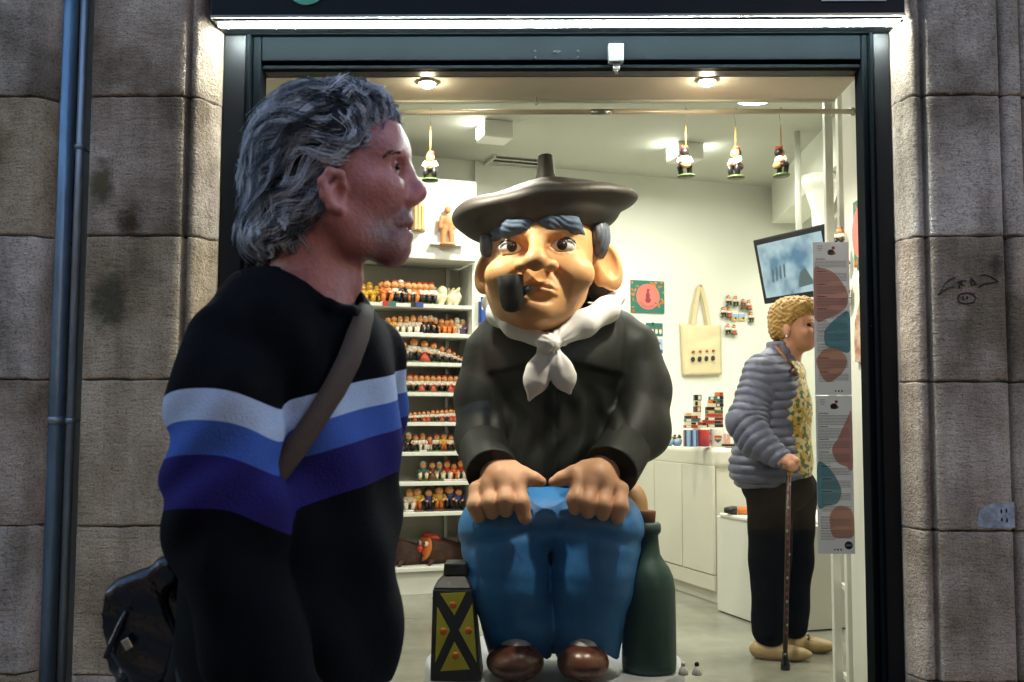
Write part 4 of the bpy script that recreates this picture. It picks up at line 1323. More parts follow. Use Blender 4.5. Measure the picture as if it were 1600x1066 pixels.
gfront = np.stack([.35 + .5 * np.sin(gp @ np.array([70., 0, 50])) + rng.normal(0, .2, NG), rng.normal(-.15, .2, NG), -.25 + .4 * np.sin(gp @ np.array([40., 30, 90])) + rng.normal(0, .15, NG)], 1)
grp = np.repeat(np.arange(NG), PER)
pick = gp[grp] + rng.normal(0, .005, (NS, 3))
tone_g = np.clip(rng.normal(.56, .36, NG), .0, 1)
tone0 = tone_g[grp] + rng.normal(0, .12, NS)
front = front_g[grp]
P = pick.copy()
ph = ph_g[grp] + rng.normal(0, .22, NS)
wamp = (.55 + .5 * rng.random(NG))[grp]
frq = (.55 + .12 * np.sin(gp @ np.array([31., 9, 17])))[grp]
step = (.0052 + .0038 * rng.random(NG))[grp] * (.8 + .4 * rng.random(NS))
step[front] *= .62
lift = (.001 + .014 * rng.random(NG) ** 2)[grp] + np.abs(rng.normal(0, .0014, NS))
fly = rng.random(NS) < .05
lift[fly] += .024 * rng.random(fly.sum())
low = pick[:, 2] < h_(0, 330)[2]
paths = [P.copy()]
for i in range(1, SEG):
    n_ = grad(hvc, P)
    flow = flow_at(P)
    flow[front] = gfront[grp][front]
    t_ = flow - n_ * (flow * n_).sum(1)[:, None]
    t_ /= np.linalg.norm(t_, axis=1)[:, None] + 1e-9
    b_ = np.cross(n_, t_)
    dirv = t_ + b_ * (np.cos(ph + i * frq) * wamp)[:, None]
    cu = low & (i > 6)
    dirv[cu] = dirv[cu] * .6 + n_[cu] * .55 + np.array([.35, 0, .45])
    P = P + dirv * step[:, None]
    d_ = hvc(P.astype(np.float32))
    tgt = lift * (i / SEG) + .0045 * np.clip(np.sin(ph * 1.3 + i * frq), 0, 1)
    pull = np.where(fly, .12, np.where(cu, .12, .6))
    P = P - n_ * ((d_ - tgt) * pull)[:, None]
    # strands of a lock draw together towards its tip
    cen = np.zeros((NG, 3)); np.add.at(cen, grp, P); cen /= PER
    P = np.where(fly[:, None], P, P + (cen[grp] - P) * .10)
    paths.append(P.copy())
paths = np.stack(paths, 1)                                     # strands x points x 3
rad = (.00032 + .00042 * rng.random(NS))
rad[fly] = .0003
T = np.gradient(paths, axis=1)
T /= np.linalg.norm(T, axis=2)[:, :, None] + 1e-9
s1 = np.cross(T, V(.31, -.9, .3)); s1 /= np.linalg.norm(s1, axis=2)[:, :, None] + 1e-9
s2 = np.cross(T, s1)
tp = np.linspace(1, .25, SEG)[None, :, None, None] * rad[:, None, None, None]
ang = np.array([0, 2.094, 4.189])
ringv = s1[:, :, None, :] * np.cos(ang)[None, None, :, None] + s2[:, :, None, :] * np.sin(ang)[None, None, :, None]
hvv = (paths[:, :, None, :] + ringv * tp).reshape(-1, 3)
ii = np.arange(NS)[:, None, None] * SEG * 3 + np.arange(SEG - 1)[None, :, None] * 3
kk = np.arange(3)[None, None, :]
k2 = (kk + 1) % 3
hf4 = np.stack([ii + kk, ii + k2, ii + 3 + k2, ii + 3 + kk], -1).reshape(-1, 4)
me = bpy.data.meshes.new('hair_strands')
me.vertices.add(len(hvv)); me.vertices.foreach_set('co', (hvv - wloc(HEAD)).astype(np.float32).ravel())
me.loops.add(len(hf4) * 4); me.loops.foreach_set('vertex_index', hf4.astype(np.int32).ravel())
me.polygons.add(len(hf4)); me.polygons.foreach_set('loop_start', np.arange(len(hf4), dtype=np.int32) * 4); me.polygons.foreach_set('loop_total', np.full(len(hf4), 4, np.int32))
me.update(calc_edges=True)
me.polygons.foreach_set('use_smooth', np.ones(len(hf4), bool))
ta = me.attributes.new('tone', 'FLOAT', 'POINT')
ta.data.foreach_set('value', np.repeat(np.clip(tone0, 0, 1), SEG * 3).astype(np.float32))
ho = obj('hair_strands', None, m_mhair, HEAD, me=me)
ho['kind'] = 'stuff'

# bag on a brown cross-body strap
BG = thing('shoulder_bag', 'black leather bag hanging behind the man on a brown strap', 'bag', h_(225, 1066, .05))
swf = lambda p: tors(p)
sp = [(573, 478), (569, 496), (560, 525), (545, 565), (522, 610), (497, 650), (470, 690), (440, 730), (410, 770)]
strip = []
for i, (x, y) in enumerate(sp):
    p = march(swf, x, y)
    strip.append((p, x, y))
pl, prr = [], []
for i, (p, x, y) in enumerate(strip):
    dx, dy = (sp[min(i + 1, len(sp) - 1)][0] - sp[max(i - 1, 0)][0], sp[min(i + 1, len(sp) - 1)][1] - sp[max(i - 1, 0)][1])
    n = math.hypot(dx, dy)
    wv = (11, 15, 18)[min(i, 2)]
    a, b = march(swf, x + dy / n * wv, y - dx / n * wv), march(swf, x - dy / n * wv, y + dx / n * wv)
    if abs(a[1] - p[1]) > .08: a = p + (p - b)
    if abs(b[1] - p[1]) > .08: b = p + (p - a)
    pl.append(a); prr.append(b)
# over the far shoulder and down the back
back = [(h_(590, 430, .12), h_(600, 440, .15)), (h_(560, 440, .22), h_(580, 450, .25))]
vs, fs = [], []
rows = [(a, b) for a, b in zip(pl, prr)]
for a, b in rows:
    for m_, off in ((a, -.013), ((a + b) / 2, -.015), (b, -.013)):
        vs.append(m_ + V(.002, off, .001))
    for m_ in (b, (a + b) / 2, a):
        vs.append(m_ + V(0, .003, 0))
for i in range(len(rows) - 1):
    for k in range(6):
        fs.append((i * 6 + k, i * 6 + (k + 1) % 6, (i + 1) * 6 + (k + 1) % 6, (i + 1) * 6 + k))
fs += [tuple(range(6))[::-1], tuple(range((len(rows) - 1) * 6, len(rows) * 6))]
mb = MB(); mb.add(vs, fs, True)
obj('strap', mb, m_strap, BG)
bx = np.array([unit(V(.86, .1, .5)), unit(V(-.1, 1, 0)), unit(V(-.5, 0, .86))])
bcen = h_(258, 1010, .02)
body_ = U(.02, sd_box(bcen, (.075, .045, .095), .03, bx), sd_ell(h_(285, 935, .02), (.035, .035, .05)))
bodf = lambda p: body_(p) + .004 * np.sin(p[:, 2] * 90 + 3 * np.sin(p[:, 0] * 60)) * np.sin(p[:, 0] * 70)
lo2, hi2 = bounds([h_(150, 1130, -.1), h_(330, 860, .14)], .02)
blob('pouch', bodf, lo2, hi2, .0055, m_leather, BG)
flap_ = U(.016, sd_box(h_(222, 985, -.025), (.048, .016, .075), .014, bx), sd_box(h_(236, 915, -.02), (.046, .018, .022), .014, np.array([unit(V(.8, 0, .6)), V(0, 1, 0), unit(V(-.6, 0, .8))])))
flf = lambda p: flap_(p) + .0022 * np.sin(p[:, 2] * 120 + p[:, 0] * 50)
blob('flap', flf, lo2, hi2, .0045, m_leather, BG)
mb = MB(); mb.tube([h_(198, 955, -.05), h_(188, 975, -.052), h_(176, 1000, -.052), h_(165, 1028, -.05)], .004, 8); obj('flap_edge', mb, m_leather, BG)
mb = MB(); mb.box(h_(199, 1006, -.05), (.012, .006, .016), bx); obj('buckle', mb, m_buckle, BG, .002)
mb = MB(); mb.tube([h_(262, 1080, -.03), h_(290, 975, -.035), h_(300, 900, -.02), h_(296, 860, .0)], [.012, .012, .011, .010], 10); obj('side_strap', mb, m_leather, BG)
# ------------------------------------------------------------------ woman with a cane inside the shop
WY = 4.7
w_ = lambda px, py, dy=0.0: at(px, py, WY + dy)
m_wskin = mat('fair skin', srgb(196, 140, 110), .5, .08, 20, sss=.08)
m_wskin2 = m_wskin
m_whair = mat('short blond curls', srgb(150, 112, 52), .5, .3, 30, .8, 70, col2=srgb(192, 152, 82))
m_puff = mat('grey blue quilted nylon', srgb(78, 82, 108), .5, .1, 8, .25, 60, col2=srgb(94, 97, 118), bdist=.006)
m_blouse = bpy.data.materials.new('yellow patterned blouse')
m_blouse.use_nodes = True
nt = m_blouse.node_tree
vo = nt.nodes.new('ShaderNodeTexVoronoi'); vo.inputs['Scale'].default_value = 62
cr = nt.nodes.new('ShaderNodeValToRGB'); cr.color_ramp.interpolation = 'CONSTANT'
els = cr.color_ramp.elements
for p_, c_ in ((.0, srgb(196, 160, 66)), (.35, srgb(214, 196, 150)), (.6, srgb(88, 108, 70)), (.8, srgb(206, 150, 60))):
    e = els.new(p_); e.color = (*c_, 1)
tcn_ = nt.nodes.new('ShaderNodeTexCoord')
nt.links.new(tcn_.outputs['Object'], vo.inputs['Vector']); nt.links.new(vo.outputs['Color'], cr.inputs[0]); nt.links.new(cr.outputs[0], nt.nodes['Principled BSDF'].inputs['Base Color'])
m_wtr = mat('black trousers', srgb(7, 7, 9), .9, .2, 20, .1, 120, spec=.08)
m_wshoe = mat('beige leather shoe', srgb(176, 150, 104), .5, .12, 20, .2, 60)
m_cane = mat('dark patterned cane', srgb(36, 24, 22), .35, .5, 90, col2=srgb(58, 30, 28))
wf = w_(1215, 1010)
WO = thing('person', 'blond woman in grey quilted jacket standing with a cane in the shop', 'person', (wf[0], WY, ZF))
# head (looking down to the right)
fdir = unit(V(.77, -.64, 0))
sdv = V(-fdir[1], fdir[0], 0)
hcn = w_(1243, 512)
wp = lambda f, s, z: hcn + fdir * f + sdv * s + V(0, 0, z)
HX = np.array([fdir, sdv, V(0, 0, 1)])
wh = U(.03, sd_ell(wp(-.01, 0, .035), (.092, .072, .088), HX), sd_ell(wp(.035, 0, -.03), (.055, .058, .075), HX), sd_ell(wp(.055, 0, -.075), (.032, .034, .03)))
wh = U(.015, wh, chain([wp(.088, 0, .005), wp(.106, 0, -.03)], [.010, .014]), sd_ell(wp(.07, -.03, -.03), .026), sd_ell(wp(.07, .03, -.03), .026))
wh = U(.006, wh, chain([wp(.075, -.02, -.062), wp(.090, 0, -.060), wp(.075, .02, -.062)], [.005, .007, .005]))
for s in (-1, 1):
    wh = cut(wh, sd_ell(wp(.092, s * .03, .006), (.016, .016, .010)), .012)
    wh = U(.006, wh, sd_ell(wp(-.01, s * .073, -.015), (.018, .009, .03), HX))
wh = cut(wh, chain([wp(.085, -.022, -.0655), wp(.102, 0, -.065), wp(.085, .022, -.0655)], [.002, .0025, .002]), .004)
wh = U(.03, wh, sd_cap(wp(-.015, 0, -.05), wp(-.045, 0, -.17), .052, .06))
lo, hi = bounds([hcn], .26)
WH = blob('body', wh, lo, hi, .0055, m_wskin, WO)
for s in (-1, 1):
    mb = MB(); mb.ell(wp(.079, s * .030, .006), (.012, .012, .008), 12, 8); obj('eye', mb, m_iris, WH)
mb = MB(); mb.tube([wp(.086, -.045, .024), wp(.094, -.03, .03), wp(.097, -.012, .026)], .003, 6); obj('eyebrow', mb, m_whair, WH)
mb = MB(); mb.ell(wp(-.004, -.083, -.045), .006, 10, 6); obj('earring', mb, m_eye, WH)
whr = U(.03, sd_ell(wp(-.02, 0, .06), (.105, .092, .085), HX), sd_ell(wp(-.06, 0, .0), (.062, .084, .075), HX), sd_ell(wp(.045, 0, .095), (.055, .07, .04), HX))
whr = cut(whr, sd_ell(wp(.09, 0, -.015), (.078, .13, .07), HX), .02)
whr = cut(whr, sd_ell(wp(.02, -.1, -.05), (.035, .05, .05), HX), .012)
def wcurl(p):
    return whr(p) + .0042 * np.sin(p[:, 0] * 120 + 2 * np.sin(p[:, 2] * 95)) * np.sin(p[:, 2] * 130 + 2 * np.sin(p[:, 1] * 110)) + .0016 * np.sin(p[:, 0] * 300) * np.sin(p[:, 2] * 280)
blob('hair', wcurl, lo, hi, .0045, m_whair, WH)
# quilted jacket
shw = w_(1190, 582, -.10)
tw = U(.10, sd_ell(w_(1208, 612), (.125, .19, .16)), sd_ell(w_(1200, 690), (.14, .19, .20)), sd_ell(w_(1197, 735), (.165, .20, .12)), sd_cap(w_(1188, 580, -.12), w_(1225, 582, .13), .065))
col_ = sd_cap(w_(1222, 548, .01), w_(1216, 572, .0), .075, .095)
wa = [shw, w_(1166, 660, -.17), w_(1182, 690, -.22), w_(1218, 715, -.28)]
warm_ = chain(wa, [.085, .082, .072, .05], .04)
waf = chain([w_(1228, 592, .13), w_(1232, 670, .17), w_(1250, 740, .14)], [.075, .065, .05], .04)
hem = w_(1200, 762)[2]
def arm_s(p):
    a, b, c, d = [np.asarray(x, np.float32) for x in wa]
    t1 = np.clip(((p - a) @ (b - a)) / ((b - a) @ (b - a)), -.4, 1) * np.linalg.norm(b - a)
    t2 = np.clip(((p - b) @ (d - b)) / ((d - b) @ (d - b)), 0, 1.3) * np.linalg.norm(d - b)
    return t1 + t2
def puffer(p):
    dt, da, df, dc = tw(p), warm_(p), waf(p), col_(p)
    qz = (p[:, 2] - hem) / .040 + .35 * np.sin(p[:, 0] * 7 + p[:, 1] * 3)
    ripple_t = .012 * (1 - np.abs(np.sin(qz * math.pi)) ** .5)
    qa = arm_s(p) / .038
    ripple_a = .012 * (1 - np.abs(np.sin(qa * math.pi)) ** .5)
    wob = .003 * np.sin(p[:, 0] * 55 + p[:, 2] * 40) * np.sin(p[:, 1] * 45)
    d = smin(dt + ripple_t, np.minimum(da + ripple_a, df), .014)
    d = smin(d, dc + ripple_t * .5, .03) + wob
    # open front to the right, hem, neck opening
    opn = (p - w_(1269, 600, -.08).astype(np.float32)) @ unit(V(.93, -.36, -.0)).astype(np.float32) - .012 * np.sin(p[:, 2] * 9)
    front = np.where(df < .03, -1, opn)
    d = np.maximum(d, np.where(da < .02, -1, front))
    d = -smin(-d, sd_cap(w_(1236, 520), w_(1232, 572), .068, .06)(p), .01)
    return np.maximum(d, hem - p[:, 2])
lo, hi = V(w_(1100, 0)[0], WY - .36, w_(0, 775)[2]), V(w_(1320, 0)[0], WY + .32, w_(0, 535)[2])
PJ = blob('quilted_jacket', puffer, lo, hi, .0062, m_puff, WO)
bl = U(.08, sd_ell(w_(1224, 640), (.125, .17, .20)), sd_ell(w_(1222, 720), (.135, .17, .16)), sd_cap(w_(1228, 578, -.05), w_(1240, 580, .05), .05))
blob('blouse', lambda p: np.maximum(bl(p), w_(0, 752)[2] - p[:, 2]), lo, hi, .012, m_blouse, WO)
# trousers, shoes
wl = U(.02, chain([w_(1205, 765, -.06), w_(1203, 870, -.075), w_(1202, 985, -.08)], [.115, .088, .076], .04), chain([w_(1238, 765, .08), w_(1240, 870, .08), w_(1238, 975, .08)], [.115, .085, .072], .04), sd_ell(w_(1215, 760), (.16, .17, .12)))
wlf = lambda p: np.maximum(wl(p) + .0022 * np.sin(p[:, 2] * 33 + p[:, 0] * 40), ZF + .055 - p[:, 2])
blob('trousers', wlf, V(w_(1130, 0)[0], WY - .28, ZF), V(w_(1310, 0)[0], WY + .3, hem + .08), .011, m_wtr, WO)
for (x, y, dy) in ((1196, 1006, -.08), (1236, 996, .08)):
    c = floor_at(x, y + 8, ZF); c = V(w_(x, y, dy)[0], WY + dy, ZF)
    d2 = unit(V(.95, -.3, 0))
    sX = np.array([d2, V(-d2[1], d2[0], 0), V(0, 0, 1)])
    sh_ = U(.03, sd_ell(c + d2 * .075 + V(0, 0, .03), (.125, .046, .036), sX), sd_ell(c + V(0, 0, .04), (.07, .044, .045), sX))
    s2 = blob('shoe', lambda p, s=sh_: np.maximum(s(p), ZF + .001 - p[:, 2]), c + V(-.12, -.14, -.02), c + V(.24, .14, .12), .008, m_wshoe, WO)
    mb = MB(); mb.tube([c + d2 * .07 + V(0, -.03, .063) , c + d2 * .085 + V(0, 0, .072), c + d2 * .07 + V(0, .03, .063)], .006, 6); obj('lace', mb, m_wshoe, s2)
# hand round the cane handle
hw = w_(1228, 720, -.30)
hfn = U(.012, sd_cap(w_(1216, 716, -.29), hw, .032, .034), *[chain([hw + V(.016, -.022 + .0, .012 - k * .0), hw + V(.034, -.026 + k * .018, .004), hw + V(.03, -.02 + k * .018, -.026), hw + V(.012, -.016 + k * .018, -.034)], [.0115, .0105, .0095, .0085]) for k in (-1, 0, 1, 2)], chain([hw + V(-.005, -.03, .0), hw + V(.012, -.042, -.015), hw + V(.02, -.04, -.034)], [.012, .0105, .009]))
lo, hi = bounds([hw], .11)
blob('hand', hfn, lo, hi, .005, m_wskin, WO)
CN = thing('walking_cane', 'dark patterned walking cane in the hand of the woman', 'cane', (w_(1225, 1025, -.27)[0], WY - .27, ZF))
ct, cb = hw + V(.012, .0, -.012), V(w_(1226, 1027, -.27)[0], WY - .28, ZF)
mb = MB(); mb.tube([ct, (ct + cb) / 2, cb + V(0, 0, .05)], .0105, 12); obj('shaft', mb, m_cane, CN)
mb = MB(); mb.tube([ct + V(-.055, .03, .012), ct + V(-.02, .01, .014), ct + V(.0, 0, .006), ct + V(.004, 0, -.02)], [.010, .012, .0125, .0125], 12); obj('handle', mb, m_cork, CN)
mb = MB(); mb.lathe(cb, [(.02, 0), (.02, .02), (.014, .05), (.0115, .07)], 14); obj('rubber_tip', mb, m_pupil, CN)
mb = MB(); mb.lathe(ct + V(.002, 0, -.05), [(.0125, 0), (.0125, .02)], 12); obj('collar', mb, mat('brass', srgb(190, 150, 70), .3, .05, metal=1), CN)
rs_ = np.random.default_rng(3)
fmc = mat('faded cream paint', srgb(150, 130, 110), .5, .1)
for k in range(20):
    t = .1 + k * .038
    p = ct + (cb - ct) * t + V(0, -.0105, 0)
    mb = MB(); mb.ell(p + V(rs_.normal(0, .002), 0, 0), (.005, .0015, .007), 8, 4)
    obj('painted_flower', mb, mat('faded red paint', srgb(120, 44, 40), .5, .1) if k % 3 else fmc, CN)
# bag strap of the woman
mb = MB()
pts = [march(puffer, x, y) for x, y in ((1213, 536 + 6), (1224, 556), (1238, 575), (1252, 596), (1262, 618))]
pts = [p if abs(p[1] - WY) < .4 else w_(1240, 580, -.2) for p in pts]
mb.tube([p + V(0, -.004, 0) for p in pts], .011, 8)
obj('shoulder_strap', mb, mat('tan leather', srgb(120, 82, 44), .5, .1), WO)
# ------------------------------------------------------------------ white shelf unit along the back wall, left
m_shelf = mat('white shelf board', srgb(214, 214, 204), .5, .03, 4)
m_shelfback = mat('grey shelf back', srgb(168, 166, 152), .7, .05, 3)  # back panel, a greyer tone than the boards
SD = .30
srf = wall_pt(737, 650, .02 + SD) * V(1, 1, 0)                  # right front end of the unit on plan
S_r = srf - NB * SD
shelf_y = [478, 523, 568, 614, 660, 706, 752, 799, 884]
def on_front(px, py, off=0.0):
    return plane_at(px, py, srf - NB * off, NB)
SZ = [on_front(733, y)[2] for y in shelf_y]
SLEN = 1.75
SU = thing('shelf_unit', 'tall white shelf unit full of figurines against the back wall', 'shelf unit', V(*(S_r - A_ * SLEN / 2)[:2], ZF))
RA = np.array([A_, B_, V(0, 0, 1)])
ctr = lambda k, d, z: S_r - A_ * k + NB * d + V(0, 0, z)
for z in SZ:
    mb = MB(); mb.box(ctr(SLEN / 2, SD / 2, z - .011), (SLEN, SD, .022), RA); obj('shelf', mb, m_shelf, SU, .002)
zt_s = on_front(733, 412)[2]
mb = MB(); mb.box(ctr(SLEN / 2, .004, (ZF + zt_s) / 2), (SLEN, .008, zt_s - ZF), RA); obj('back_panel', mb, m_shelfback, SU)
mb = MB(); mb.box(ctr(-.006, SD / 2, (ZF + zt_s) / 2), (.014, SD, zt_s - ZF), RA); obj('side_panel', mb, m_shelf, SU)
mb = MB(); mb.box(ctr(SLEN + .008, SD / 2, (ZF + zt_s) / 2), (.014, SD, zt_s - ZF), RA); obj('side_panel', mb, m_shelf, SU)
mb = MB(); mb.box(ctr(SLEN / 2, SD / 2 - .01, (ZF + SZ[-1] - .022) / 2), (SLEN - .004, SD - .03, SZ[-1] - .024 - ZF), RA); obj('base', mb, m_shelf, SU)
for k in (.085, .9):
    mb = MB(); mb.box(ctr(k, .02, (ZF + zt_s) / 2), (.022, .02, zt_s - ZF), RA); obj('upright', mb, m_steel, SU)
zt_p = on_front(739, 286)[2]
UP = thing('wall_cabinet', 'plain white wall cabinet above the figurine shelves', 'cabinet', V(*(S_r - A_ * SLEN / 2)[:2], zt_s))
mb = MB(); mb.box(ctr(SLEN / 2 - .01, SD / 2 + .02, (zt_s + zt_p) / 2 + .003), (SLEN, SD + .04, zt_p - zt_s - .006), RA); obj('carcass', mb, m_white2, UP, .003)
for k in (.43, 1.31):
    mb = MB(); mb.box(ctr(k, SD + .046, (zt_s + zt_p) / 2 + .003), (.868, .012, zt_p - zt_s - .012), RA); obj('door', mb, m_white2, UP, .002)
m_terra = mat('terracotta clay', srgb(196, 130, 84), .7, .1, 20, .2, 60)
m_wood = mat('pale carved wood', srgb(206, 170, 116), .6, .12, 14, .2, 40, stretch=(1, 1, .3))
def carved(px, py0, py1, name, label, m, kind):
    f0 = on_front(px, py1, -.09)
    b0 = V(f0[0], f0[1], f0[2])
    H = on_front(px, py0, -.09)[2] - f0[2]
    t = thing(name, label, 'figurine', b0)
    s = H
    if kind == 'man':
        f = U(.02 * s * 5 * .2, chain([b0 + A_ * -.11 * s + V(0, 0, .06 * s), b0 + A_ * -.1 * s + V(0, 0, .28 * s), b0 + A_ * -.06 * s + V(0, 0, .46 * s)], [.07 * s, .065 * s, .09 * s]), chain([b0 + A_ * .12 * s + V(0, 0, .06 * s), b0 + A_ * .1 * s + V(0, 0, .28 * s), b0 + A_ * .06 * s + V(0, 0, .46 * s)], [.07 * s, .065 * s, .09 * s]),
              sd_ell(b0 + V(0, 0, .60 * s), (.15 * s, .11 * s, .17 * s)), sd_ell(b0 + V(0, 0, .90 * s), (.085 * s, .09 * s, .10 * s)), chain([b0 + A_ * -.16 * s + V(0, 0, .70 * s), b0 + A_ * -.19 * s + V(0, 0, .45 * s)], [.055 * s, .045 * s]), chain([b0 + A_ * .16 * s + V(0, 0, .70 * s), b0 + A_ * .18 * s + V(0, 0, .45 * s)], [.055 * s, .045 * s]))
        lo, hi = bounds([b0, b0 + V(0, 0, H)], .09)
        blob('body', f, lo, hi, .008, m, t)
        mb = MB(); mb.lathe(b0 + V(0, 0, .0), [(.2 * s, 0), (.21 * s, .02 * s), (.19 * s, .06 * s), (.1 * s, .07 * s)], 18); obj('base', mb, m, t)
        mb = MB(); mb.box(b0 - NB * .045 + V(0, 0, .01), (.2, .1, .012), RA); obj('bracket', mb, m_white2, t)
    else:
        for i, k in enumerate((-.10, .0, .10)):
            mb = MB(); mb.box(b0 + A_ * k * s * 1.3 + V(0, 0, (.46 + .05 * (i == 1)) * s), (.12 * s, .05, (.9 + .1 * (i == 1)) * s), RA); obj('slat', mb, m, t, .004)
        mb = MB(); mb.box(b0 - NB * .05 + V(0, 0, .01), (.1, .06, .012), RA); obj('bracket', mb, m, t)
carved(699, 322, 384, 'carved_figurine', 'terracotta standing figure in front of the white wall cabinet', m_terra, 'man')
carved(654, 318, 360, 'carved_plaque', 'pale wooden slat plaque on the wall cabinet near the nose of the man', m_wood, 'slat')

# ------------------------------------------------------------------ figurines
fm = {k: mat('figurine ' + k, srgb(*c), .4, .08, 40) for k, c in {
    'skin': (230, 160, 100), 'red': (176, 58, 36), 'white': (226, 220, 204), 'black': (28, 27, 30), 'green': (74, 96, 52), 'gold': (206, 160, 50), 'orange': (214, 120, 48),
    'blue': (52, 70, 130), 'purple': (120, 92, 150), 'pink': (216, 150, 140), 'brown': (96, 58, 36), 'cream': (226, 214, 178), 'yellow': (222, 180, 70), 'teal': (52, 110, 110)}.items()}
def figurine_mesh(nm, shirt, legs, hat, skin='skin', base='green', style='squat', hair='black', detail=1):
    """small painted figure, 1 unit tall, standing on its base at the origin and facing -Y"""
    mb = MB()
    names = []
    def use(k):
        if k not in names:
            names.append(k)
        mb.cur = names.index(k)
    sg, rg = (14, 8) if detail > 1 else (10, 6)
    use(base); mb.lathe((0, 0, 0), [(.26, 0), (.28, .03), (.25, .07), (.12, .08)], sg + 2)
    use(legs)
    if style == 'squat':
        for s in (-1, 1):
            mb.tube([(s * .10, .10, .36), (s * .15, -.12, .36), (s * .13, -.06, .08)], [.10, .095, .075], sg)
    elif style == 'skirt':
        mb.lathe((0, 0, .06), [(.22, 0), (.24, .04), (.14, .34), (.10, .38)], sg)
    else:
        for s in (-1, 1):
            mb.tube([(s * .08, 0, .07), (s * .08, 0, .25), (s * .07, 0, .44)], [.07, .07, .085], sg)
    if style == 'squat':
        use(skin); mb.ell((0, .17, .36), (.16, .11, .11), sg, rg)
    use(shirt)
    mb.ell((0, .03, .53), (.18, .15, .17), sg, rg)
    for s in (-1, 1):
        mb.tube([(s * .15, 0, .62), (s * .22, -.04, .50), (s * .14, -.16, .44)], [.065, .06, .05], sg - 2)
    use(skin)
    for s in (-1, 1):
        mb.ell((s * .12, -.18, .43), .05, 8, 5)
    mb.ell((0, -.02, .77), (.15, .145, .155), sg, rg)
    mb.ell((0, -.165, .76), .03, 6, 4)
    use(hair); mb.ell((0, .055, .79), (.152, .13, .145), sg, rg)
    use(hat)
    if hat in ('red', 'brown'):
        mb.ell((0, .03, .915), (.135, .125, .065), sg, rg); mb.ell((.05, .04, .96), (.08, .08, .045), 8, 5)
    else:
        mb.lathe((0, 0, .87), [(.17, 0), (.175, .015), (.11, .03), (.10, .11), (.05, .13)], sg)
    if style == 'squat' and detail > 1:
        use('red'); mb.lathe((0, .03, .42), [(.168, 0), (.172, .05)], sg, caps=False)
        use('black')
        for s in (-1, 1):
            mb.ell((s * .05, -.155, .80), .016, 6, 4)
    me = bpy.data.meshes.new(nm)
    me.from_pydata(np.concatenate(mb.v).tolist(), [], mb.f)
    me.polygons.foreach_set('material_index', mb.m)
    me.polygons.foreach_set('use_smooth', mb.sm)
    for k in names:
        me.materials.append(fm[k])
    me.update()
    return me
FG = {
    'peasant': (figurine_mesh('peasant', 'white', 'black', 'red'), 'white shirted red capped'),
    'skirted': (figurine_mesh('skirted', 'white', 'red', 'brown', style='skirt'), 'red skirted'),
    'gold': (figurine_mesh('gold', 'gold', 'gold', 'gold', 'gold', 'gold', hair='gold'), 'golden'),
    'whitewear': (figurine_mesh('whitewear', 'white', 'white', 'skin', hair='brown', base='white'), 'white clad'),
    'blackwear': (figurine_mesh('blackwear', 'black', 'black', 'white', base='black'), 'black clad'),
    'orange': (figurine_mesh('orange', 'orange', 'orange', 'brown', base='white'), 'orange clad'),
    'pale': (figurine_mesh('pale', 'cream', 'white', 'cream', 'cream', 'white', hair='cream', style='stand'), 'pale cream'),
    'purple': (figurine_mesh('purple', 'purple', 'purple', 'white', base='white', style='stand', hair='purple'), 'purple'),
    'monk': (figurine_mesh('monk', 'brown', 'brown', 'brown', base='green', style='skirt'), 'brown robed'),
    'bluewear': (figurine_mesh('bluewear', 'blue', 'black', 'brown', style='stand', base='black'), 'blue suited'),
    'yellow': (figurine_mesh('yellow', 'yellow', 'orange', 'brown', base='brown', style='stand', hair='brown'), 'yellow dressed'),
    'teal': (figurine_mesh('teal', 'teal', 'cream', 'white', style='squat', base='green'), 'teal dressed'),
    'santa': (figurine_mesh('santa', 'red', 'white', 'red', style='squat', base='white', hair='white'), 'red dressed'),
    'sport': (figurine_mesh('sport', 'red', 'white', 'brown', style='stand', base='green'), 'red shirted'),
}
ORD = ['top', 'second', 'third', 'fourth', 'fifth', 'sixth', 'seventh', 'eighth', 'lowest']
NTH = ['rightmost', 'second from right', 'third from right', 'fourth from right', 'fifth from right', 'sixth from right', 'seventh from right', 'eighth from right', 'ninth from right', 'tenth from right', 'eleventh from right', 'twelfth from right', 'thirteenth from right', 'fourteenth from right', 'fifteenth from right', 'sixteenth from right']
yaw_f = math.atan2(B_[1], B_[0]) - math.pi / 2                   # figures look out of the shelf
def place_fig(kind, p, h, label, group, yaw=0.0, wide=1.12):
    o = bpy.data.objects.new('figurine', FG[kind][0])
    COL.objects.link(o)
    o.location = p
    o.scale = (h * wide, h * wide, h)
    o.rotation_euler = (0, 0, yaw_f + yaw + random.uniform(-.25, .25))
    return tag(o, label, 'figurine', group)
def row(si, xs, kinds, hpx, back=.10, rowname=''):
    """figures set along shelf si at photo columns xs (left to right)"""
    n = len(xs)
    for i, x in enumerate(xs):
        p = on_front(x, shelf_y[si] - 4, back)
        p[2] = SZ[si] + .0005
        hh = (hpx[i] if isinstance(hpx, (list, tuple)) else hpx) * 8.0 / 1600
        k = kinds[i % len(kinds)]
        lab = '%s figurine on the %s shelf%s, %s' % (FG[k][1], ORD[si], rowname, NTH[n - 1 - i])
        place_fig(k, p, hh, lab, 'figurines on the %s shelf' % ORD[si])
row(0, [566, 577, 588, 597], ['gold', 'gold', 'gold', 'yellow'], [24, 26, 22, 30], .10, ' among the gold ones')
row(0, [604, 616, 626, 637, 646, 655, 664, 673], ['orange', 'peasant', 'blackwear', 'peasant', 'orange', 'peasant', 'peasant', 'peasant'], [30, 30, 30, 29, 29, 29, 29, 29], .07, ' with cards')
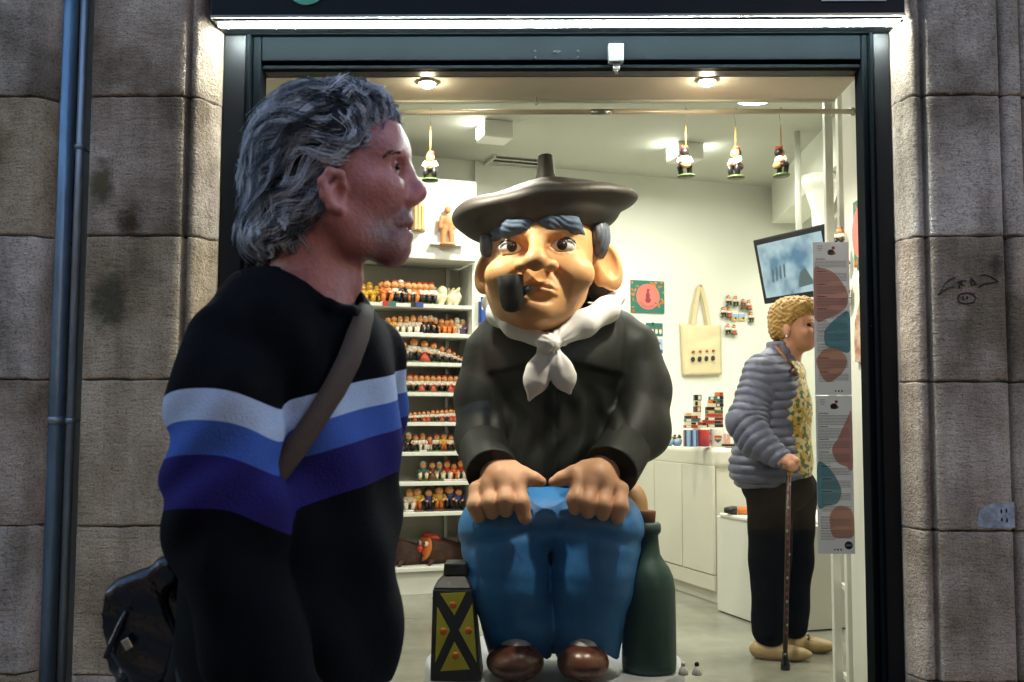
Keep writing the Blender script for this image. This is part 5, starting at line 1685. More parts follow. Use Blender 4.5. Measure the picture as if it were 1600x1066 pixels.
row(1, [606, 615, 625, 635, 645, 656, 664, 672, 680, 690, 698, 705, 714, 723], ['sport', 'yellow', 'whitewear', 'whitewear', 'whitewear', 'whitewear', 'blackwear', 'blackwear', 'blackwear', 'orange', 'orange', 'orange', 'pale', 'purple'], [21, 22, 21, 21, 23, 23, 23, 24, 21, 21, 20, 21, 22, 20], .09)
row(2, [630, 646, 663, 677, 690, 701, 709, 716, 722], ['peasant', 'peasant', 'skirted', 'peasant', 'peasant', 'peasant', 'peasant', 'peasant', 'peasant'], [28, 32, 30, 27, 22, 19, 15, 11, 9], .08)
row(3, [640, 649, 658, 667, 676, 685, 694, 703, 712, 721], ['peasant', 'peasant', 'skirted', 'peasant', 'skirted', 'peasant', 'peasant', 'skirted', 'skirted', 'peasant'], 22, .07, ' front row')
row(3, [645, 654, 663, 672, 681, 690, 699, 708, 717], ['peasant', 'skirted', 'peasant'], 24, .16, ' back row')
row(4, [634, 641, 648, 655, 662, 669, 676, 683, 690, 697, 704, 711, 718], ['peasant', 'peasant', 'skirted', 'peasant', 'skirted', 'skirted'], [12, 12, 13, 13, 14, 14, 15, 15, 16, 16, 17, 17, 18], .07)
row(5, [638, 649, 660, 671, 682, 693, 704, 715], ['blackwear', 'peasant', 'whitewear', 'sport', 'peasant', 'yellow', 'peasant', 'orange'], [23, 21, 22, 20, 22, 23, 21, 20], .09)
row(6, [661, 675, 686, 698, 709, 720], ['teal', 'monk', 'teal', 'santa', 'orange', 'santa'], [24, 24, 23, 25, 22, 26], .09)
row(7, [640, 652, 669, 686, 702, 716], ['whitewear', 'yellow', 'bluewear', 'yellow', 'bluewear', 'bluewear'], [27, 30, 28, 31, 32, 28], .09)
# printed cards behind the top row figures
m_card = [mat('orange card', srgb(196, 96, 34), .6, .25, 30, col2=srgb(60, 30, 24)), mat('dark card', srgb(40, 34, 40), .6, .3, 30), mat('pale card', srgb(206, 186, 170), .6, .1, 30)]
for i, x in enumerate((607, 620, 634, 646, 658, 669)):
    p = on_front(x, 470, .14); p[2] = SZ[0]
    mb = MB(); mb.box(p + V(0, 0, .066), (.042, .004, .13), RA)
    tag(obj('printed_card', mb, m_card[(0, 0, 1, 0, 0, 1)[i]]), '%s printed card behind the figurines on the top shelf, %s' % (('orange', 'orange', 'dark', 'orange', 'orange', 'dark')[i], NTH[5 - i]), 'card', 'cards on the top shelf')
for i, (x, c) in enumerate(((604, 'red'), (613, 'teal'), (648, 'black'), (656, 'blue'))):
    p = on_front(x, 476, -.004); p[2] = SZ[0] - .006
    mb = MB(); mb.box(p, (.045, .003, .03), RA)
    tag(obj('price_tag', mb, fm[c]), '%s price tag on the edge of the top shelf, %s' % (('red', 'teal', 'black', 'blue')[i], NTH[3 - i]), 'price tag', 'price tags on the top shelf')
# cream sculptures at the right end of the top shelf
for (x, lab, sd) in ((686, 'cream sculpture with a round dome on the top shelf', 1), (709, 'cream tangled sculpture at the right end of the top shelf', 2)):
    p = on_front(x, 474, .10); p[2] = SZ[0]
    rr = np.random.default_rng(sd)
    fs = [sd_ell(p + V(0, 0, .05), (.045, .03, .035))]
    for k in range(7):
        a_ = rr.random() * 6.28
        fs.append(chain([p + V(.03 * math.cos(a_), .015 * math.sin(a_), .004), p + V(.05 * math.cos(a_ + .5), .02 * math.sin(a_), .06), p + V(.04 * math.cos(a_ + 2), .02 * math.sin(a_ + 1), .10 + .02 * rr.random())], [.012, .010, .007]))
    if sd == 1:
        fs.append(sd_ell(p + V(.02, 0, .095), .03))
    lo, hi = bounds([p, p + V(0, 0, .13)], .08)
    tag(blob('sculpture', U(.012, *fs), lo, hi, .006, fm['cream']), lab, 'sculpture')
# log with a painted face and red cap, another log beside it
m_bark = mat('dark brown bark', srgb(64, 40, 26), .85, .4, 18, .8, 40, stretch=(1, 1, 1))
def log_thing(px, r, L, label, face):
    p = on_front(px, 880, .13); p[2] = SZ[8]
    d = unit(V(-.75, -.66, .22))
    t = thing('christmas_log', label, 'log', p)
    a = p - d * L * .15 + V(0, 0, r + .02)
    b = a - d * L + V(0, 0, -.01)
    mb = MB(); mb.tube([a, a - d * .01, (a + b) / 2, b], [r * .92, r, r, r * .96], 22); obj('trunk', mb, m_bark, t)
    side = unit(np.cross(d, V(0, 0, 1))); upv = np.cross(side, d)
    for s in (-1, 1):
        mb = MB(); mb.tube([a + side * s * r * .6 - V(0, 0, r * .5) - d * .03, V(*(a + side * s * r * .9 + d * .02)[:2], SZ[8])], [.014, .011], 8); obj('leg', mb, m_bark, t)
    if face:
        mb = MB(); mb.lathe(a, [(r * .9, 0), (r * .86, .008), (r * .5, .014), (.001, .016)], 24, [side, upv, d]); fo = obj('face', mb, fm['orange'], t)
        for s in (-1, 1):
            mb = MB(); mb.ell(a + d * .016 + side * s * r * .38 + upv * r * .3, (.016, .016, .016), 12, 7); obj('eye', mb, fm['white'], fo)
            mb = MB(); mb.ell(a + d * .03 + side * s * r * .38 + upv * r * .3, (.008, .008, .008), 10, 6); obj('pupil', mb, fm['black'], fo)
        mb = MB(); mb.ell(a + d * .03 - upv * r * .12, (.024, .024, .024), 12, 8); obj('nose', mb, fm['red'], fo)
        mb = MB(); mb.tube([a + d * .016 + side * .03 - upv * r * .5, a + d * .018 - upv * r * .62, a + d * .016 - side * .03 - upv * r * .5], .004, 6); obj('mouth', mb, fm['black'], fo)
        mb = MB(); mb.ell(a + upv * r * .85 - d * .035, (r * .85, r * .6, r * .28), 16, 8, [side, d, upv]); mb.ell(a + upv * r * .95 - d * .07 + side * .04, (r * .5, r * .5, r * .22), 12, 7, [side, d, upv]); obj('cap', mb, fm['red'], t)
        mb = MB(); mb.tube([a + upv * r * .9 - d * .1 + side * .02, a + upv * r * .2 - d * .16 - side * r * .9], .005, 6); obj('string', mb, fm['cream'], t)
log_thing(655, .085, .26, 'brown log with painted face, red nose and red cap on the lowest shelf', True)
log_thing(612, .075, .16, 'plain brown log end beside the log with the face', False)

# ------------------------------------------------------------------ rail with hanging figurines
zr = at(1000, 175, 3.66)[2]
x0, x1 = sfx0 + .02, X(1335, 3.66, 175)
m_rail = mat('pale lacquered rail', srgb(214, 204, 182), .35, .06, 6, metal=.15)
RL = thing('display_rail', 'thin steel rail across the top of the window display', 'rail', ((x0 + x1) / 2, 3.66, zr))
mb = MB(); mb.tube([(x0, 3.66, zr), ((x0 + x1) / 2, 3.66, zr), (x1, 3.66, zr)], .0095, 14); obj('tube', mb, m_rail, RL)
mb = MB(); mb.tube([(x1 - .012, 3.66, zr), (x1 + .006, 3.66, zr)], .015, 14); obj('socket', mb, m_steel, RL)
mb = MB(); mb.tube([((x0 + x1) / 2 + .12, 3.66, zr), ((x0 + x1) / 2 + .2, 3.66, zr)], .0108, 14); obj('sleeve', mb, m_steel, RL)
m_string = mat('tan string', srgb(206, 164, 92), .7, .1)
hang_me = figurine_mesh('hanging', 'white', 'black', 'red', detail=2)
for (x, yt, yb_, yaw, lab) in ((672, 236, 283, 0, 'hanging figurine facing the street near the nose of the man'), (1072, 228, 277, math.pi, 'hanging figurine with its back to the street, left of the three'), (1150, 229, 279, -.9, 'hanging figurine turned left, middle of the three'), (1221, 228, 276, 2.2, 'hanging figurine turned away, right of the three')):
    top, bot = at(x, yt, 3.66), at(x, yb_, 3.66)
    H = top[2] - bot[2]
    t = thing('hanging_figurine', lab, 'figurine', (bot[0], 3.66, bot[2]), 'figurines hanging from the rail')
    o = bpy.data.objects.new('body', hang_me)
    COL.objects.link(o)
    o.parent = t
    o.scale = (H, H, H)
    o.rotation_euler = (0, R(4) if yaw > 2 else 0, yaw)
    mb = MB()
    zh = at(x, 196, 3.66)[2]
    mb.tube([(bot[0], 3.66, top[2] - .01), (bot[0] - .0015, 3.66, (top[2] + zh) / 2), (bot[0], 3.66, zh)], .0016, 6)
    mb.tube([(bot[0], 3.66, top[2] - .01), (bot[0] + .002, 3.66, (top[2] + zh) / 2), (bot[0], 3.66, zh)], .0016, 6)
    obj('string', mb, m_string, t)
    mb = MB(); mb.tube([(bot[0] + .004, 3.66 - .011, zr + .004), (bot[0], 3.65, zr + .013), (bot[0] - .002, 3.668, zr + .006), (bot[0] - .002, 3.67, zr - .012), (bot[0], 3.66, zh + .012), (bot[0] + .003, 3.66, zh)], .0014, 6); obj('hook', mb, m_steel, t)
    mb = MB(); mb.ell((bot[0], 3.66, top[2] - .004), .007, 10, 6); obj('bead', mb, fm['gold'], t)
p = at(838, 163, 3.66)
mb = MB(); mb.tube([(p[0], 3.62, zso), (p[0], 3.62, zso - .012), (p[0] + .006, 3.62, zso - .022), (p[0], 3.62, zso - .03), (p[0] - .006, 3.62, zso - .022)], .0014, 6)
tag(obj('ceiling_hook', mb, m_steel), 'empty little hook under the soffit above the beret', 'hook')

# ------------------------------------------------------------------ things on the back wall
WF = Fr(BW * V(1, 1, 0), A_, (0, 0, 1), NB)
def uv(px, py):
    p = wall_pt(px, py)
    return float((p - BW) @ A_), float(p[2])
def rect(px0, py0, px1, py1):
    u0, _ = uv(px0, (py0 + py1) / 2); u1, _ = uv(px1, (py0 + py1) / 2)
    _, v1 = uv((px0 + px1) / 2, py0); _, v0 = uv((px0 + px1) / 2, py1)
    return u0, v0, u1, v1
def wrect(mb, u0, v0, u1, v1, w0, w1):
    mb.prism([(u0, v0), (u1, v0), (u1, v1), (u0, v1)], WF, w0, w1)
def disc(cu, cv, r, n=28, ry=None):
    ry = ry or r
    return [(cu + r * math.cos(2 * math.pi * k / n), cv + ry * math.sin(2 * math.pi * k / n)) for k in range(n)]
m_pteal = mat('teal print', srgb(28, 112, 98), .5, .05)
m_porange = mat('orange print', srgb(198, 116, 40), .5, .08)
m_ppink = mat('coral pink print', srgb(226, 116, 108), .5, .04)
m_pwine = mat('wine red print', srgb(140, 48, 58), .5, .05)
m_pgreen = mat('dark green print', srgb(40, 70, 52), .5, .05)
def souvenir(fr, u0, v0, u1, v1, label, full=True):
    t = thing('wall_plaque', label, 'plaque', fr((u0 + u1) / 2, v0, .003))
    mb = MB(); mb.prism([(u0, v0), (u1, v0), (u1, v1), (u0, v1)], fr, .003, .011); bo = obj('board', mb, m_pteal, t)
    rr = np.random.default_rng(5)
    cu, cv, s = (u0 + u1) / 2, (v0 + v1) / 2, (v1 - v0) / 2
    for k in range(46):
        a_ = rr.random() * 6.28
        ru, rv = cu + (u1 - u0) / 2 * rr.uniform(-.97, .97), cv + s * rr.uniform(-.97, .97)
        if math.hypot((ru - cu), (rv - cv)) < s * .74:
            continue
        l, wd = s * rr.uniform(.10, .17), s * rr.uniform(.05, .08)
        mb = MB(); mb.prism([(min(max(ru + l * math.cos(q_) * math.cos(a_) - wd * math.sin(q_) * math.sin(a_), u0 + .001), u1 - .001), min(max(rv + l * math.cos(q_) * math.sin(a_) + wd * math.sin(q_) * math.cos(a_), v0 + .001), v1 - .001)) for q_ in np.linspace(0, 5.5, 8)], fr, .0112, .0122)
        obj('leaf_print', mb, m_porange, bo)
    mb = MB(); mb.prism(disc(cu, cv, s * .80, 36), fr, .0124, .0136); ro = obj('roundel', mb, m_ppink, t)
    mb = MB()
    mb.prism(disc(cu, cv - s * .22, s * .20, 14, s * .18), fr, .0138, .0146); mb.prism(disc(cu - .02 * s, cv + s * .06, s * .15, 14, s * .2), fr, .0148, .0154); mb.prism(disc(cu, cv + s * .34, s * .10, 12), fr, .0138, .0146); mb.prism(disc(cu + s * .02, cv + s * .44, s * .13, 12, s * .05), fr, .0148, .0154)
    obj('figure_print', mb, m_pwine, ro)
    if full:
        mb = MB()
        for i, ch in enumerate('SOUVENIR'):
            a_ = R(-90 - 54 + i * 108 / 7)
            put_text(mb, ch, s * .24, fr, cu + s * .735 * math.cos(a_), cv + s * .735 * math.sin(a_), .0147, a_ + math.pi / 2)
        obj('lettering', mb, m_pgreen, ro)
        mb = MB()                                      # small illegible letters along the upper rim
        for i in range(20):
            a_ = R(168 - i * 156 / 19)
            if i in (6, 12):
                continue
            mb.prism([(cu + s * rr_ * math.cos(a_ + dd), cv + s * rr_ * math.sin(a_ + dd)) for rr_, dd in ((.60, .045), (.60, -.045), (.70, -.035), (.70, .035))], fr, .0138, .0146)
        obj('rim_print', mb, m_porange, ro)
    return t
souvenir(WF, *rect(985, 439, 1037, 489), 'teal and orange square plaque with pink round souvenir emblem')
# three postcards on the wall beside the figure's shoulder
m_psky = mat('pale blue print', srgb(150, 182, 214), .5, .06, 8)
m_pyel = mat('ochre field print', srgb(216, 168, 54), .5, .15, 30)
for i, (b4, lab, bm) in enumerate((((1009, 505, 1035, 525), 'teal postcard with a row of four white figures, topmost of three', m_pteal), ((1009, 530, 1035, 552), 'pale blue postcard with a seated figure, middle of three', m_psky), ((1011, 556, 1036, 579), 'postcard of an ochre field under pale blue sky, lowest of three', m_psky))):
    u0, v0, u1, v1 = rect(*b4)
    t = thing('postcard', lab, 'postcard', WF(u0, v0, .002), 'postcards on the back wall')
    mb = MB(); wrect(mb, u0, v0, u1, v1, .002, .005); c0 = obj('card', mb, bm, t)
    w, h = u1 - u0, v1 - v0
    if i == 0:
        for k in range(4):
            mb = MB(); mb.prism(disc(u0 + w * (.14 + .24 * k), v0 + h * .36, w * .075, 12, h * .22), WF, .0052, .006); obj('figure_print', mb, fm['white'], c0)
            mb = MB(); mb.prism(disc(u0 + w * (.14 + .24 * k), v0 + h * .58, w * .05, 10, h * .08), WF, .0062, .0068); obj('cap_print', mb, fm['red'], c0)
    elif i == 1:
        mb = MB(); wrect(mb, u0, v0, u1, v0 + h * .25, .0052, .006); obj('ground_print', mb, fm['blue'], c0)
        mb = MB(); mb.prism(disc(u0 + w * .74, v0 + h * .42, w * .15, 12, h * .22), WF, .0062, .0068); obj('figure_print', mb, fm['white'], c0)
        mb = MB(); mb.prism(disc(u0 + w * .78, v0 + h * .70, w * .1, 10, h * .10), WF, .0062, .0068); obj('cap_print', mb, fm['red'], c0)
        mb = MB(); mb.prism([(u0 + w * .12, v0 + h * .28), (u0 + w * .6, v0 + h * .3), (u0 + w * .6, v0 + h * .4), (u0 + w * .12, v0 + h * .36)], WF, .0062, .0068); obj('leg_print', mb, fm['skin'], c0)
    else:
        mb = MB(); wrect(mb, u0 + .001, v0 + .001, u1 - .001, v0 + h * .55, .0052, .006); obj('field_print', mb, m_pyel, c0)
        mb = MB(); mb.prism(disc(u0 + w * .55, v0 + h * .62, w * .06, 8, h * .14), WF, .0062, .0068); obj('tower_print', mb, m_pyel, c0)
    mb = MB(); mb.box(WF((u0 + u1) / 2 - w * .1, v1 - .004, .006), (.014, .014, .006), [A_, (0, 0, 1), NB]); obj('clip', mb, fm['black'], t)
# HAP... sign, mostly hidden behind the figure
u0, v0, u1, v1 = rect(744, 467, 800, 506)
t = thing('blue_sign', 'blue sign with red and white letters behind the figure shoulder', 'sign', WF(u0, v0, .05))
sfr = Fr(WF(0, 0, .06), A_, (0, 0, 1), NB)
mb = MB(); mb.prism([(u0 + .012, v0), (u1, v0), (u1, v1), (u0 + .012, v1)], sfr, 0, .012); obj('board', mb, mat('blue print', srgb(28, 78, 158), .5, .06), t)
mb = MB(); mb.prism([(u0, v0), (u0 + .05, v0), (u0 + .05, v1 - .03), (u0, v1 - .03)], sfr, -.012, -.002); obj('side_panel', mb, fm['blue'], t)
mb = MB(); wz = .096
put_text(mb, 'HAP', wz, sfr, u0 + .10, v1 - .083, .0125, 0, 1.0); ob = obj('lettering_outline', mb, fm['white'], t)
sol = ob.modifiers.new('s', 'SOLIDIFY'); sol.thickness = .004
mb = MB(); put_text(mb, 'HAP', wz * .86, sfr, u0 + .10, v1 - .078, .016, 0, 1.0); obj('lettering', mb, fm['red'], t)

# canvas tote bag on a nail
m_canvas = mat('cream cotton canvas', srgb(214, 200, 160), .9, .05, 10, .3, 160, bdist=.003)
u0, v0, u1, v1 = rect(1061, 507, 1124, 588)
TB = thing('tote_bag', 'cream canvas tote bag hanging on the back wall', 'bag', WF((u0 + u1) / 2, v0, .02))
nu, nv = 15, 19
vs, fs = [], []
for sgn, ww in ((1, .028), (0, .006)):
    for j in range(nv):
        for i in range(nu):
            a_, b_ = i / (nu - 1), j / (nv - 1)
            bulge = math.sin(a_ * math.pi) ** .6 * math.sin(b_ * math.pi * .9 + .12) ** .6
            fold = .006 * math.sin(a_ * 7 + b_ * 9) * (b_) + .008 * math.exp(-((a_ - .45) / .12) ** 2) * b_ * b_ - .007 * math.exp(-((b_ - .55 - .25 * a_) / .07) ** 2) * (a_ > .3)
            u = u0 + (u1 - u0) * (a_ + .03 * (1 - b_) * (1 - a_) * 2)
            v = v0 + (v1 - v0) * b_ - .012 * math.sin(a_ * math.pi) * b_ + .015 * (a_) * (1 - b_)
            vs.append(WF(u, v, ww + (.02 * bulge + fold) * sgn))
n0 = nu * nv
for j in range(nv - 1):
    for i in range(nu - 1):
        a_ = j * nu + i
        fs.append((a_, a_ + 1, a_ + nu + 1, a_ + nu)); fs.append((n0 + a_, n0 + a_ + nu, n0 + a_ + nu + 1, n0 + a_ + 1))
rim = [i for i in range(nu)] + [j * nu + nu - 1 for j in range(1, nv)] + [(nv - 1) * nu + i for i in range(nu - 2, -1, -1)] + [j * nu for j in range(nv - 2, 0, -1)]
for k in range(len(rim)):
    a_, b_ = rim[k], rim[(k + 1) % len(rim)]
    fs.append((b_, a_, n0 + a_, n0 + b_))
mb = MB(); mb.add(vs, fs, True); bagb = obj('bag_body', mb, m_canvas, TB)
un_, vn_ = uv(1091, 446)
def ribbon(pts, wd, th=.004):
    vs, fs = [], []
    n = len(pts)
    for i, (u, v, w) in enumerate(pts):
        a_, b_ = pts[max(i - 1, 0)], pts[min(i + 1, n - 1)]
        du, dv = b_[0] - a_[0], b_[1] - a_[1]
        l = math.hypot(du, dv) + 1e-9
        nu_, nv_ = -dv / l * wd / 2, du / l * wd / 2
        vs += [WF(u - nu_, v - nv_, w), WF(u + nu_, v + nv_, w), WF(u + nu_, v + nv_, w + th), WF(u - nu_, v - nv_, w + th)]
    for i in range(n - 1):
        for k in range(4):
            fs.append((i * 4 + k, i * 4 + (k + 1) % 4, i * 4 + 4 + (k + 1) % 4, i * 4 + 4 + k))
    fs += [(0, 3, 2, 1), (4 * n - 4, 4 * n - 3, 4 * n - 2, 4 * n - 1)]
    mb = MB(); mb.add(vs, fs, False)
    return mb
wq = u1 - u0
for wo in (.012, .030):
    du = 0 if wo < .02 else wq * .03
    obj('handle', ribbon([(u0 + wq * .26 + du, v1 - .02, wo), (u0 + wq * .33 + du, (v1 + vn_) / 2 - .02, wo), (un_ - .012, vn_ - .03, wo), (un_, vn_ - .006, wo), (un_ + .012, vn_ - .03, wo), (u0 + wq * .60 + du, (v1 + vn_) / 2 - .02, wo), (u0 + wq * .68 + du, v1 - .02, wo)], .030), m_canvas, TB)
mb = MB(); mb.tube([WF(un_, vn_ - .01, .0), WF(un_, vn_ - .008, .05)], .004, 8); obj('nail', mb, m_steel, TB)
for k in range(4):
    cu_, cv_ = uv(1077 + k * 10.4, 556 - k * .6)
    for nm, m_, dv, ru, rv in (('cap_print', fm['red'], .024, .010, .009), ('figure_print', fm['black'], -.028, .013, .018)):
        pos = WF(cu_, cv_ + dv, .0)
        mb = MB(); mb.prism(disc(cu_ + (.004 if dv > 0 else 0), cv_ + dv, ru, 12, rv), WF, .045, .058); obj(nm, mb, m_, bagb)
# magnets
mags = [(1136, 470, 'peasant'), (1147, 471, 'peasant'), (1159, 476, 'monk'), (1168, 477, 'skirted'), (1128, 488, 'peasant'), (1137, 489, 'skirted'), (1171, 496, 'peasant'), (1135, 515, 'peasant'), (1145, 516, 'skirted')]
for i, (x, y, k) in enumerate(mags):
    u, v = uv(x, y + 8)
    h = 17 * 7.0 / 1600
    o = place_fig(k, WF(u, v, .022), h, '%s figurine magnet on the wall, %s' % (('white', 'white', 'brown', 'red', 'white', 'red', 'white', 'white', 'red')[i], ('upper row, first from left', 'upper row, second from left', 'upper row, third from left', 'upper row, fourth from left', 'middle row, first from left', 'middle row, second from left', 'middle row, last on the right', 'bottom row, left one', 'bottom row, right one')[i]), 'figurine magnets on the wall')
    o.name = 'figurine_magnet'
for i, (x, lab) in enumerate(((1146, 'small picture magnet, left of the pair on the wall'), (1158, 'small picture magnet, right of the pair on the wall'))):
    u0, v0, u1, v1 = rect(x - 5, 491, x + 5, 502)
    t = thing('picture_magnet', lab, 'magnet', WF(u0, v0, .002))
    mb = MB(); wrect(mb, u0, v0, u1, v1, .002, .010); c0 = obj('plate', mb, m_psky, t)
    mb = MB(); wrect(mb, u0 + .002, v0 + .002, u1 - .002, (v0 + v1) / 2, .0102, .012); obj('print', mb, m_pyel, c0)
    mb = MB(); mb.prism(disc(u0 + (u1 - u0) * .7, v0 + (v1 - v0) * .4, .008, 10), WF, .0122, .013); obj('figure_print', mb, fm['black'], c0)

pt_ = wall_pt(744, 300)
mb = MB(); mb.box(V(pt_[0], pt_[1], (ZF + ZC) / 2) + NB * .012, (.03, .024, ZC - ZF - .004), RA)
tag(obj('cable_trunking', mb, m_white2), 'narrow white cable trunking on the wall right of the shelves', 'trunking')
# ceiling air diffuser
d = ray(800, 258)
c = CAM + d * ((ZC - CAM[2]) / d[2])
t = thing('air_diffuser', 'white slatted air diffuser in the ceiling behind the beret', 'vent', (c[0], c[1], ZC - .02))
for k in range(5):
    mb = MB(); mb.box((c + B_ * (k - 2) * .085) * V(1, 1, 0) + V(0, 0, ZC - .012), (.36 - .0 * k, .05, .006), [A_, unit(B_ + V(0, 0, .35)), unit(V(0, 0, 1) - B_ * .35)]); obj('slat', mb, m_white2, t)
for k in (-1, 1):
    mb = MB(); mb.box((c + A_ * k * .19) * V(1, 1, 0) + V(0, 0, ZC - .012), (.015, .44, .02), RA); obj('frame_side', mb, m_white2, t)

# ------------------------------------------------------------------ counter, tub, goods on the counter
m_count = mat('cream lacquered counter', srgb(216, 214, 198), .35, .02, 3)
cn = floor_at(1119, 945, ZF)                              # near left foot of the counter
ctop = plane_at(1119, 699, cn, -A_)[2]
CL = float((BW - cn) @ B_) - .03
CW = .62
CT = thing('shop_counter', 'cream lacquered counter with rounded top against the back wall', 'counter', cn)
cp = lambda a, b, z: cn + A_ * a + B_ * b + V(0, 0, z - ZF)
zp0, zp1, zp2 = plane_at(1119, 940, cn, -A_)[2], plane_at(1114, 898, cn, -A_)[2], plane_at(1114, 728, cn, -A_)[2]
mb = MB(); mb.box(cp(CW / 2 + .012, CL / 2 + .012, (ZF + ctop - .02) / 2), (CW - .02, CL - .02, ctop - .02 - ZF), RA); obj('carcass', mb, m_count, CT, .004)
mb = MB(); mb.box(cp(CW / 2, CL / 2, ctop - .062), (CW, CL, .12), RA); obj('counter_top', mb, m_count, CT, .035, 5)
nd = 3
for k in range(nd):
    wdt = CL / nd
    mb = MB(); mb.box(cp(-.004, wdt * (k + .5), (zp1 + zp2) / 2), (.018, wdt - .008, zp2 - zp1 - .004), RA); obj('door', mb, m_count, CT, .002)
mb = MB(); mb.box(cp(-.002, CL / 2, (ZF + .07 + zp1) / 2), (.016, CL - .004, zp1 - ZF - .078), RA); obj('plinth_panel', mb, m_count, CT, .002)
mb = MB(); mb.box(cp(CW / 2 + .02, CL / 2, ZF + .033), (CW - .06, CL - .01, .06), RA); obj('toe_kick', mb, m_steel, CT)
# second lower white cabinet nearer to the window
bn = floor_at(1121, 955, ZF)
btop = plane_at(1121, 806, bn, -A_)[2]
bl_ = .62
LB = thing('low_cabinet', 'low white cabinet in front of the counter behind the woman', 'cabinet', bn)
bp_ = lambda a, b, z: bn + A_ * a + B_ * b + V(0, 0, z - ZF)
mb = MB(); mb.box(bp_(.45, -bl_ / 2, (ZF + btop) / 2 + .003), (.9, bl_, btop - ZF - .006), RA); obj('carcass', mb, m_white2, LB, .004)
mb = MB(); mb.box(bp_(.45, -bl_ / 2, btop + .008), (.92, bl_ * .86, .022), RA); obj('lid', mb, m_white2, LB, .008, 3)
for (a_, nm, lab, mm) in ((.05, 'wooden_stick', 'orange wooden stick with black end on the low white cabinet', fm['orange']),):
    p0 = bp_(.03, -.17, btop + .042)
    t = thing(nm, lab, 'stick', p0 - V(0, 0, .022))
    mb = MB(); mb.tube([p0, p0 + V(.1, -.02, 0), p0 + V(.34, -.06, 0)], .021, 12); obj('handle', mb, mm, t)
    mb = MB(); mb.tube([p0 - V(.07, -.012, 0), p0 - V(.03, -.005, 0), p0 - V(.002, 0, 0)], [.014, .023, .0225], 12); obj('black_end', mb, fm['black'], t)
# goods standing on the counter near its street end
def ctp(px, b):
    """point on the counter top at depth b behind its street end, seen in photo column px"""
    base = cp(0, b, ctop)
    d = ray(px, 690)
    # meet the vertical plane through base along A_
    s = np.dot(base - CAM, B_) / np.dot(d, B_)
    p = CAM + d * s
    return V(p[0], p[1], ctop + .001)
def hpx(p, n):
    return n * p[1] / 1600
m_mugs = {'rainbow': mat('white glazed mug', srgb(226, 220, 206), .25, .03), 'red': mat('red orange glaze', srgb(206, 74, 44), .3, .35, 12, col2=srgb(128, 36, 84)), 'stripe': mat('pale blue tin', srgb(142, 168, 182), .4, .05)}
def mug(px, w, h, m_, label, extra=None, b=.10):
    p = ctp(px, b)
    r, H = hpx(p, w) / 2, hpx(p, h)
    t = thing('mug', label, 'mug', p)
    mb = MB(); mb.lathe(p, [(r * .94, 0), (r, .006), (r, H - .004), (r * .97, H), (r * .9, H - .002), (r * .88, H * .3)], 22); obj('cup', mb, m_, t)
    mb = MB(); mb.tube([p + A_ * r * .96 + V(0, 0, H * .8), p + A_ * (r + .022) + V(0, 0, H * .75), p + A_ * (r + .026) + V(0, 0, H * .45), p + A_ * r * .96 + V(0, 0, H * .22)], .005, 8); obj('handle', mb, m_, t)
    if extra == 'heart':
        fr2 = Fr(p + V(0, -r - .0005, H * .45), (1, 0, 0), (0, 0, 1), (0, -1, 0))
        s_ = .024
        full = [(s_ * .062 * 16 * math.sin(q_) ** 3, s_ * .062 * (13 * math.cos(q_) - 5 * math.cos(2 * q_) - 2 * math.cos(3 * q_) - math.cos(4 * q_))) for q_ in np.linspace(0, 2 * math.pi, 40)]
        cols = ['red', 'orange', 'yellow', 'green', 'blue', 'purple']
        lo_, hi_ = min(v for _, v in full), max(v for _, v in full)
        for k, cc in enumerate(cols):
            va, vb_ = hi_ - (hi_ - lo_) * (k + 1) / 6, hi_ - (hi_ - lo_) * k / 6
            band_ = [(u, min(max(v, va), vb_)) for u, v in full]
            ins_ = [(u, v) for (u, v), (u0_, v0_) in zip(band_, full) if va - 1e-6 <= v0_ <= vb_ + 1e-6]
            if len(ins_) < 3: continue
            ul, ur = min(u for u, _ in ins_), max(u for u, _ in ins_)
            mb = MB(); mb.prism([(ul, va), (ur, va), (ur * 1.0, vb_), (ul * 1.0, vb_)], fr2, 0, .0008); obj('heart_stripe', mb, fm[cc], t)
    if extra == 'stripes':
        for k in range(7):
            a_ = -math.pi / 2 + (k - 3) * .45
            mb = MB(); mb.box(p + V(math.cos(a_) * (r + .0006), math.sin(a_) * (r + .0006), H * .5), (.012, .002, H * .96), [(-math.sin(a_), math.cos(a_), 0), (math.cos(a_), math.sin(a_), 0), (0, 0, 1)]); obj('stripe', mb, fm['blue'] if k % 2 else fm['orange'] if k == 0 else m_psky, t)
    return t, p, r, H
mug(1079, 22, 26, m_mugs['stripe'], 'blue striped mug on the counter', 'stripes')
mug(1099, 20, 26, m_mugs['red'], 'red orange mug between the striped mug and the heart mug')
mug(1120, 21, 27, m_mugs['rainbow'], 'white mug with a rainbow heart on the counter', 'heart')
def stack_box(px, y0, y1, w, label, cols, tilt=0.0, b=.16):
    p = ctp(px, b)
    z0, z1 = at(px, y1, p[1])[2], at(px, y0, p[1])[2]
    W_ = hpx(p, w)
    t = thing('gift_box', label, 'box', V(p[0], p[1], z0))
    n = len(cols)
    for k, cc in enumerate(cols):
        za, zb_ = z0 + (z1 - z0) * k / n, z0 + (z1 - z0) * (k + 1) / n
        sh_ = tilt * (k / n)
        mb = MB(); mb.box(V(p[0] + sh_ * W_, p[1], (za + zb_) / 2), (W_ * (1 - .03 * (k % 2)), .05, zb_ - za - .001)); obj('panel', mb, fm[cc], t)
        mb = MB(); mb.box(V(p[0] + sh_ * W_ + W_ * (.18 if k % 2 else -.2), p[1] - .0265, (za + zb_) / 2), (W_ * .36, .003, (zb_ - za) * .7)); obj('print', mb, fm[('cream', 'black', 'white', 'red', 'skin')[k % 5]], t)
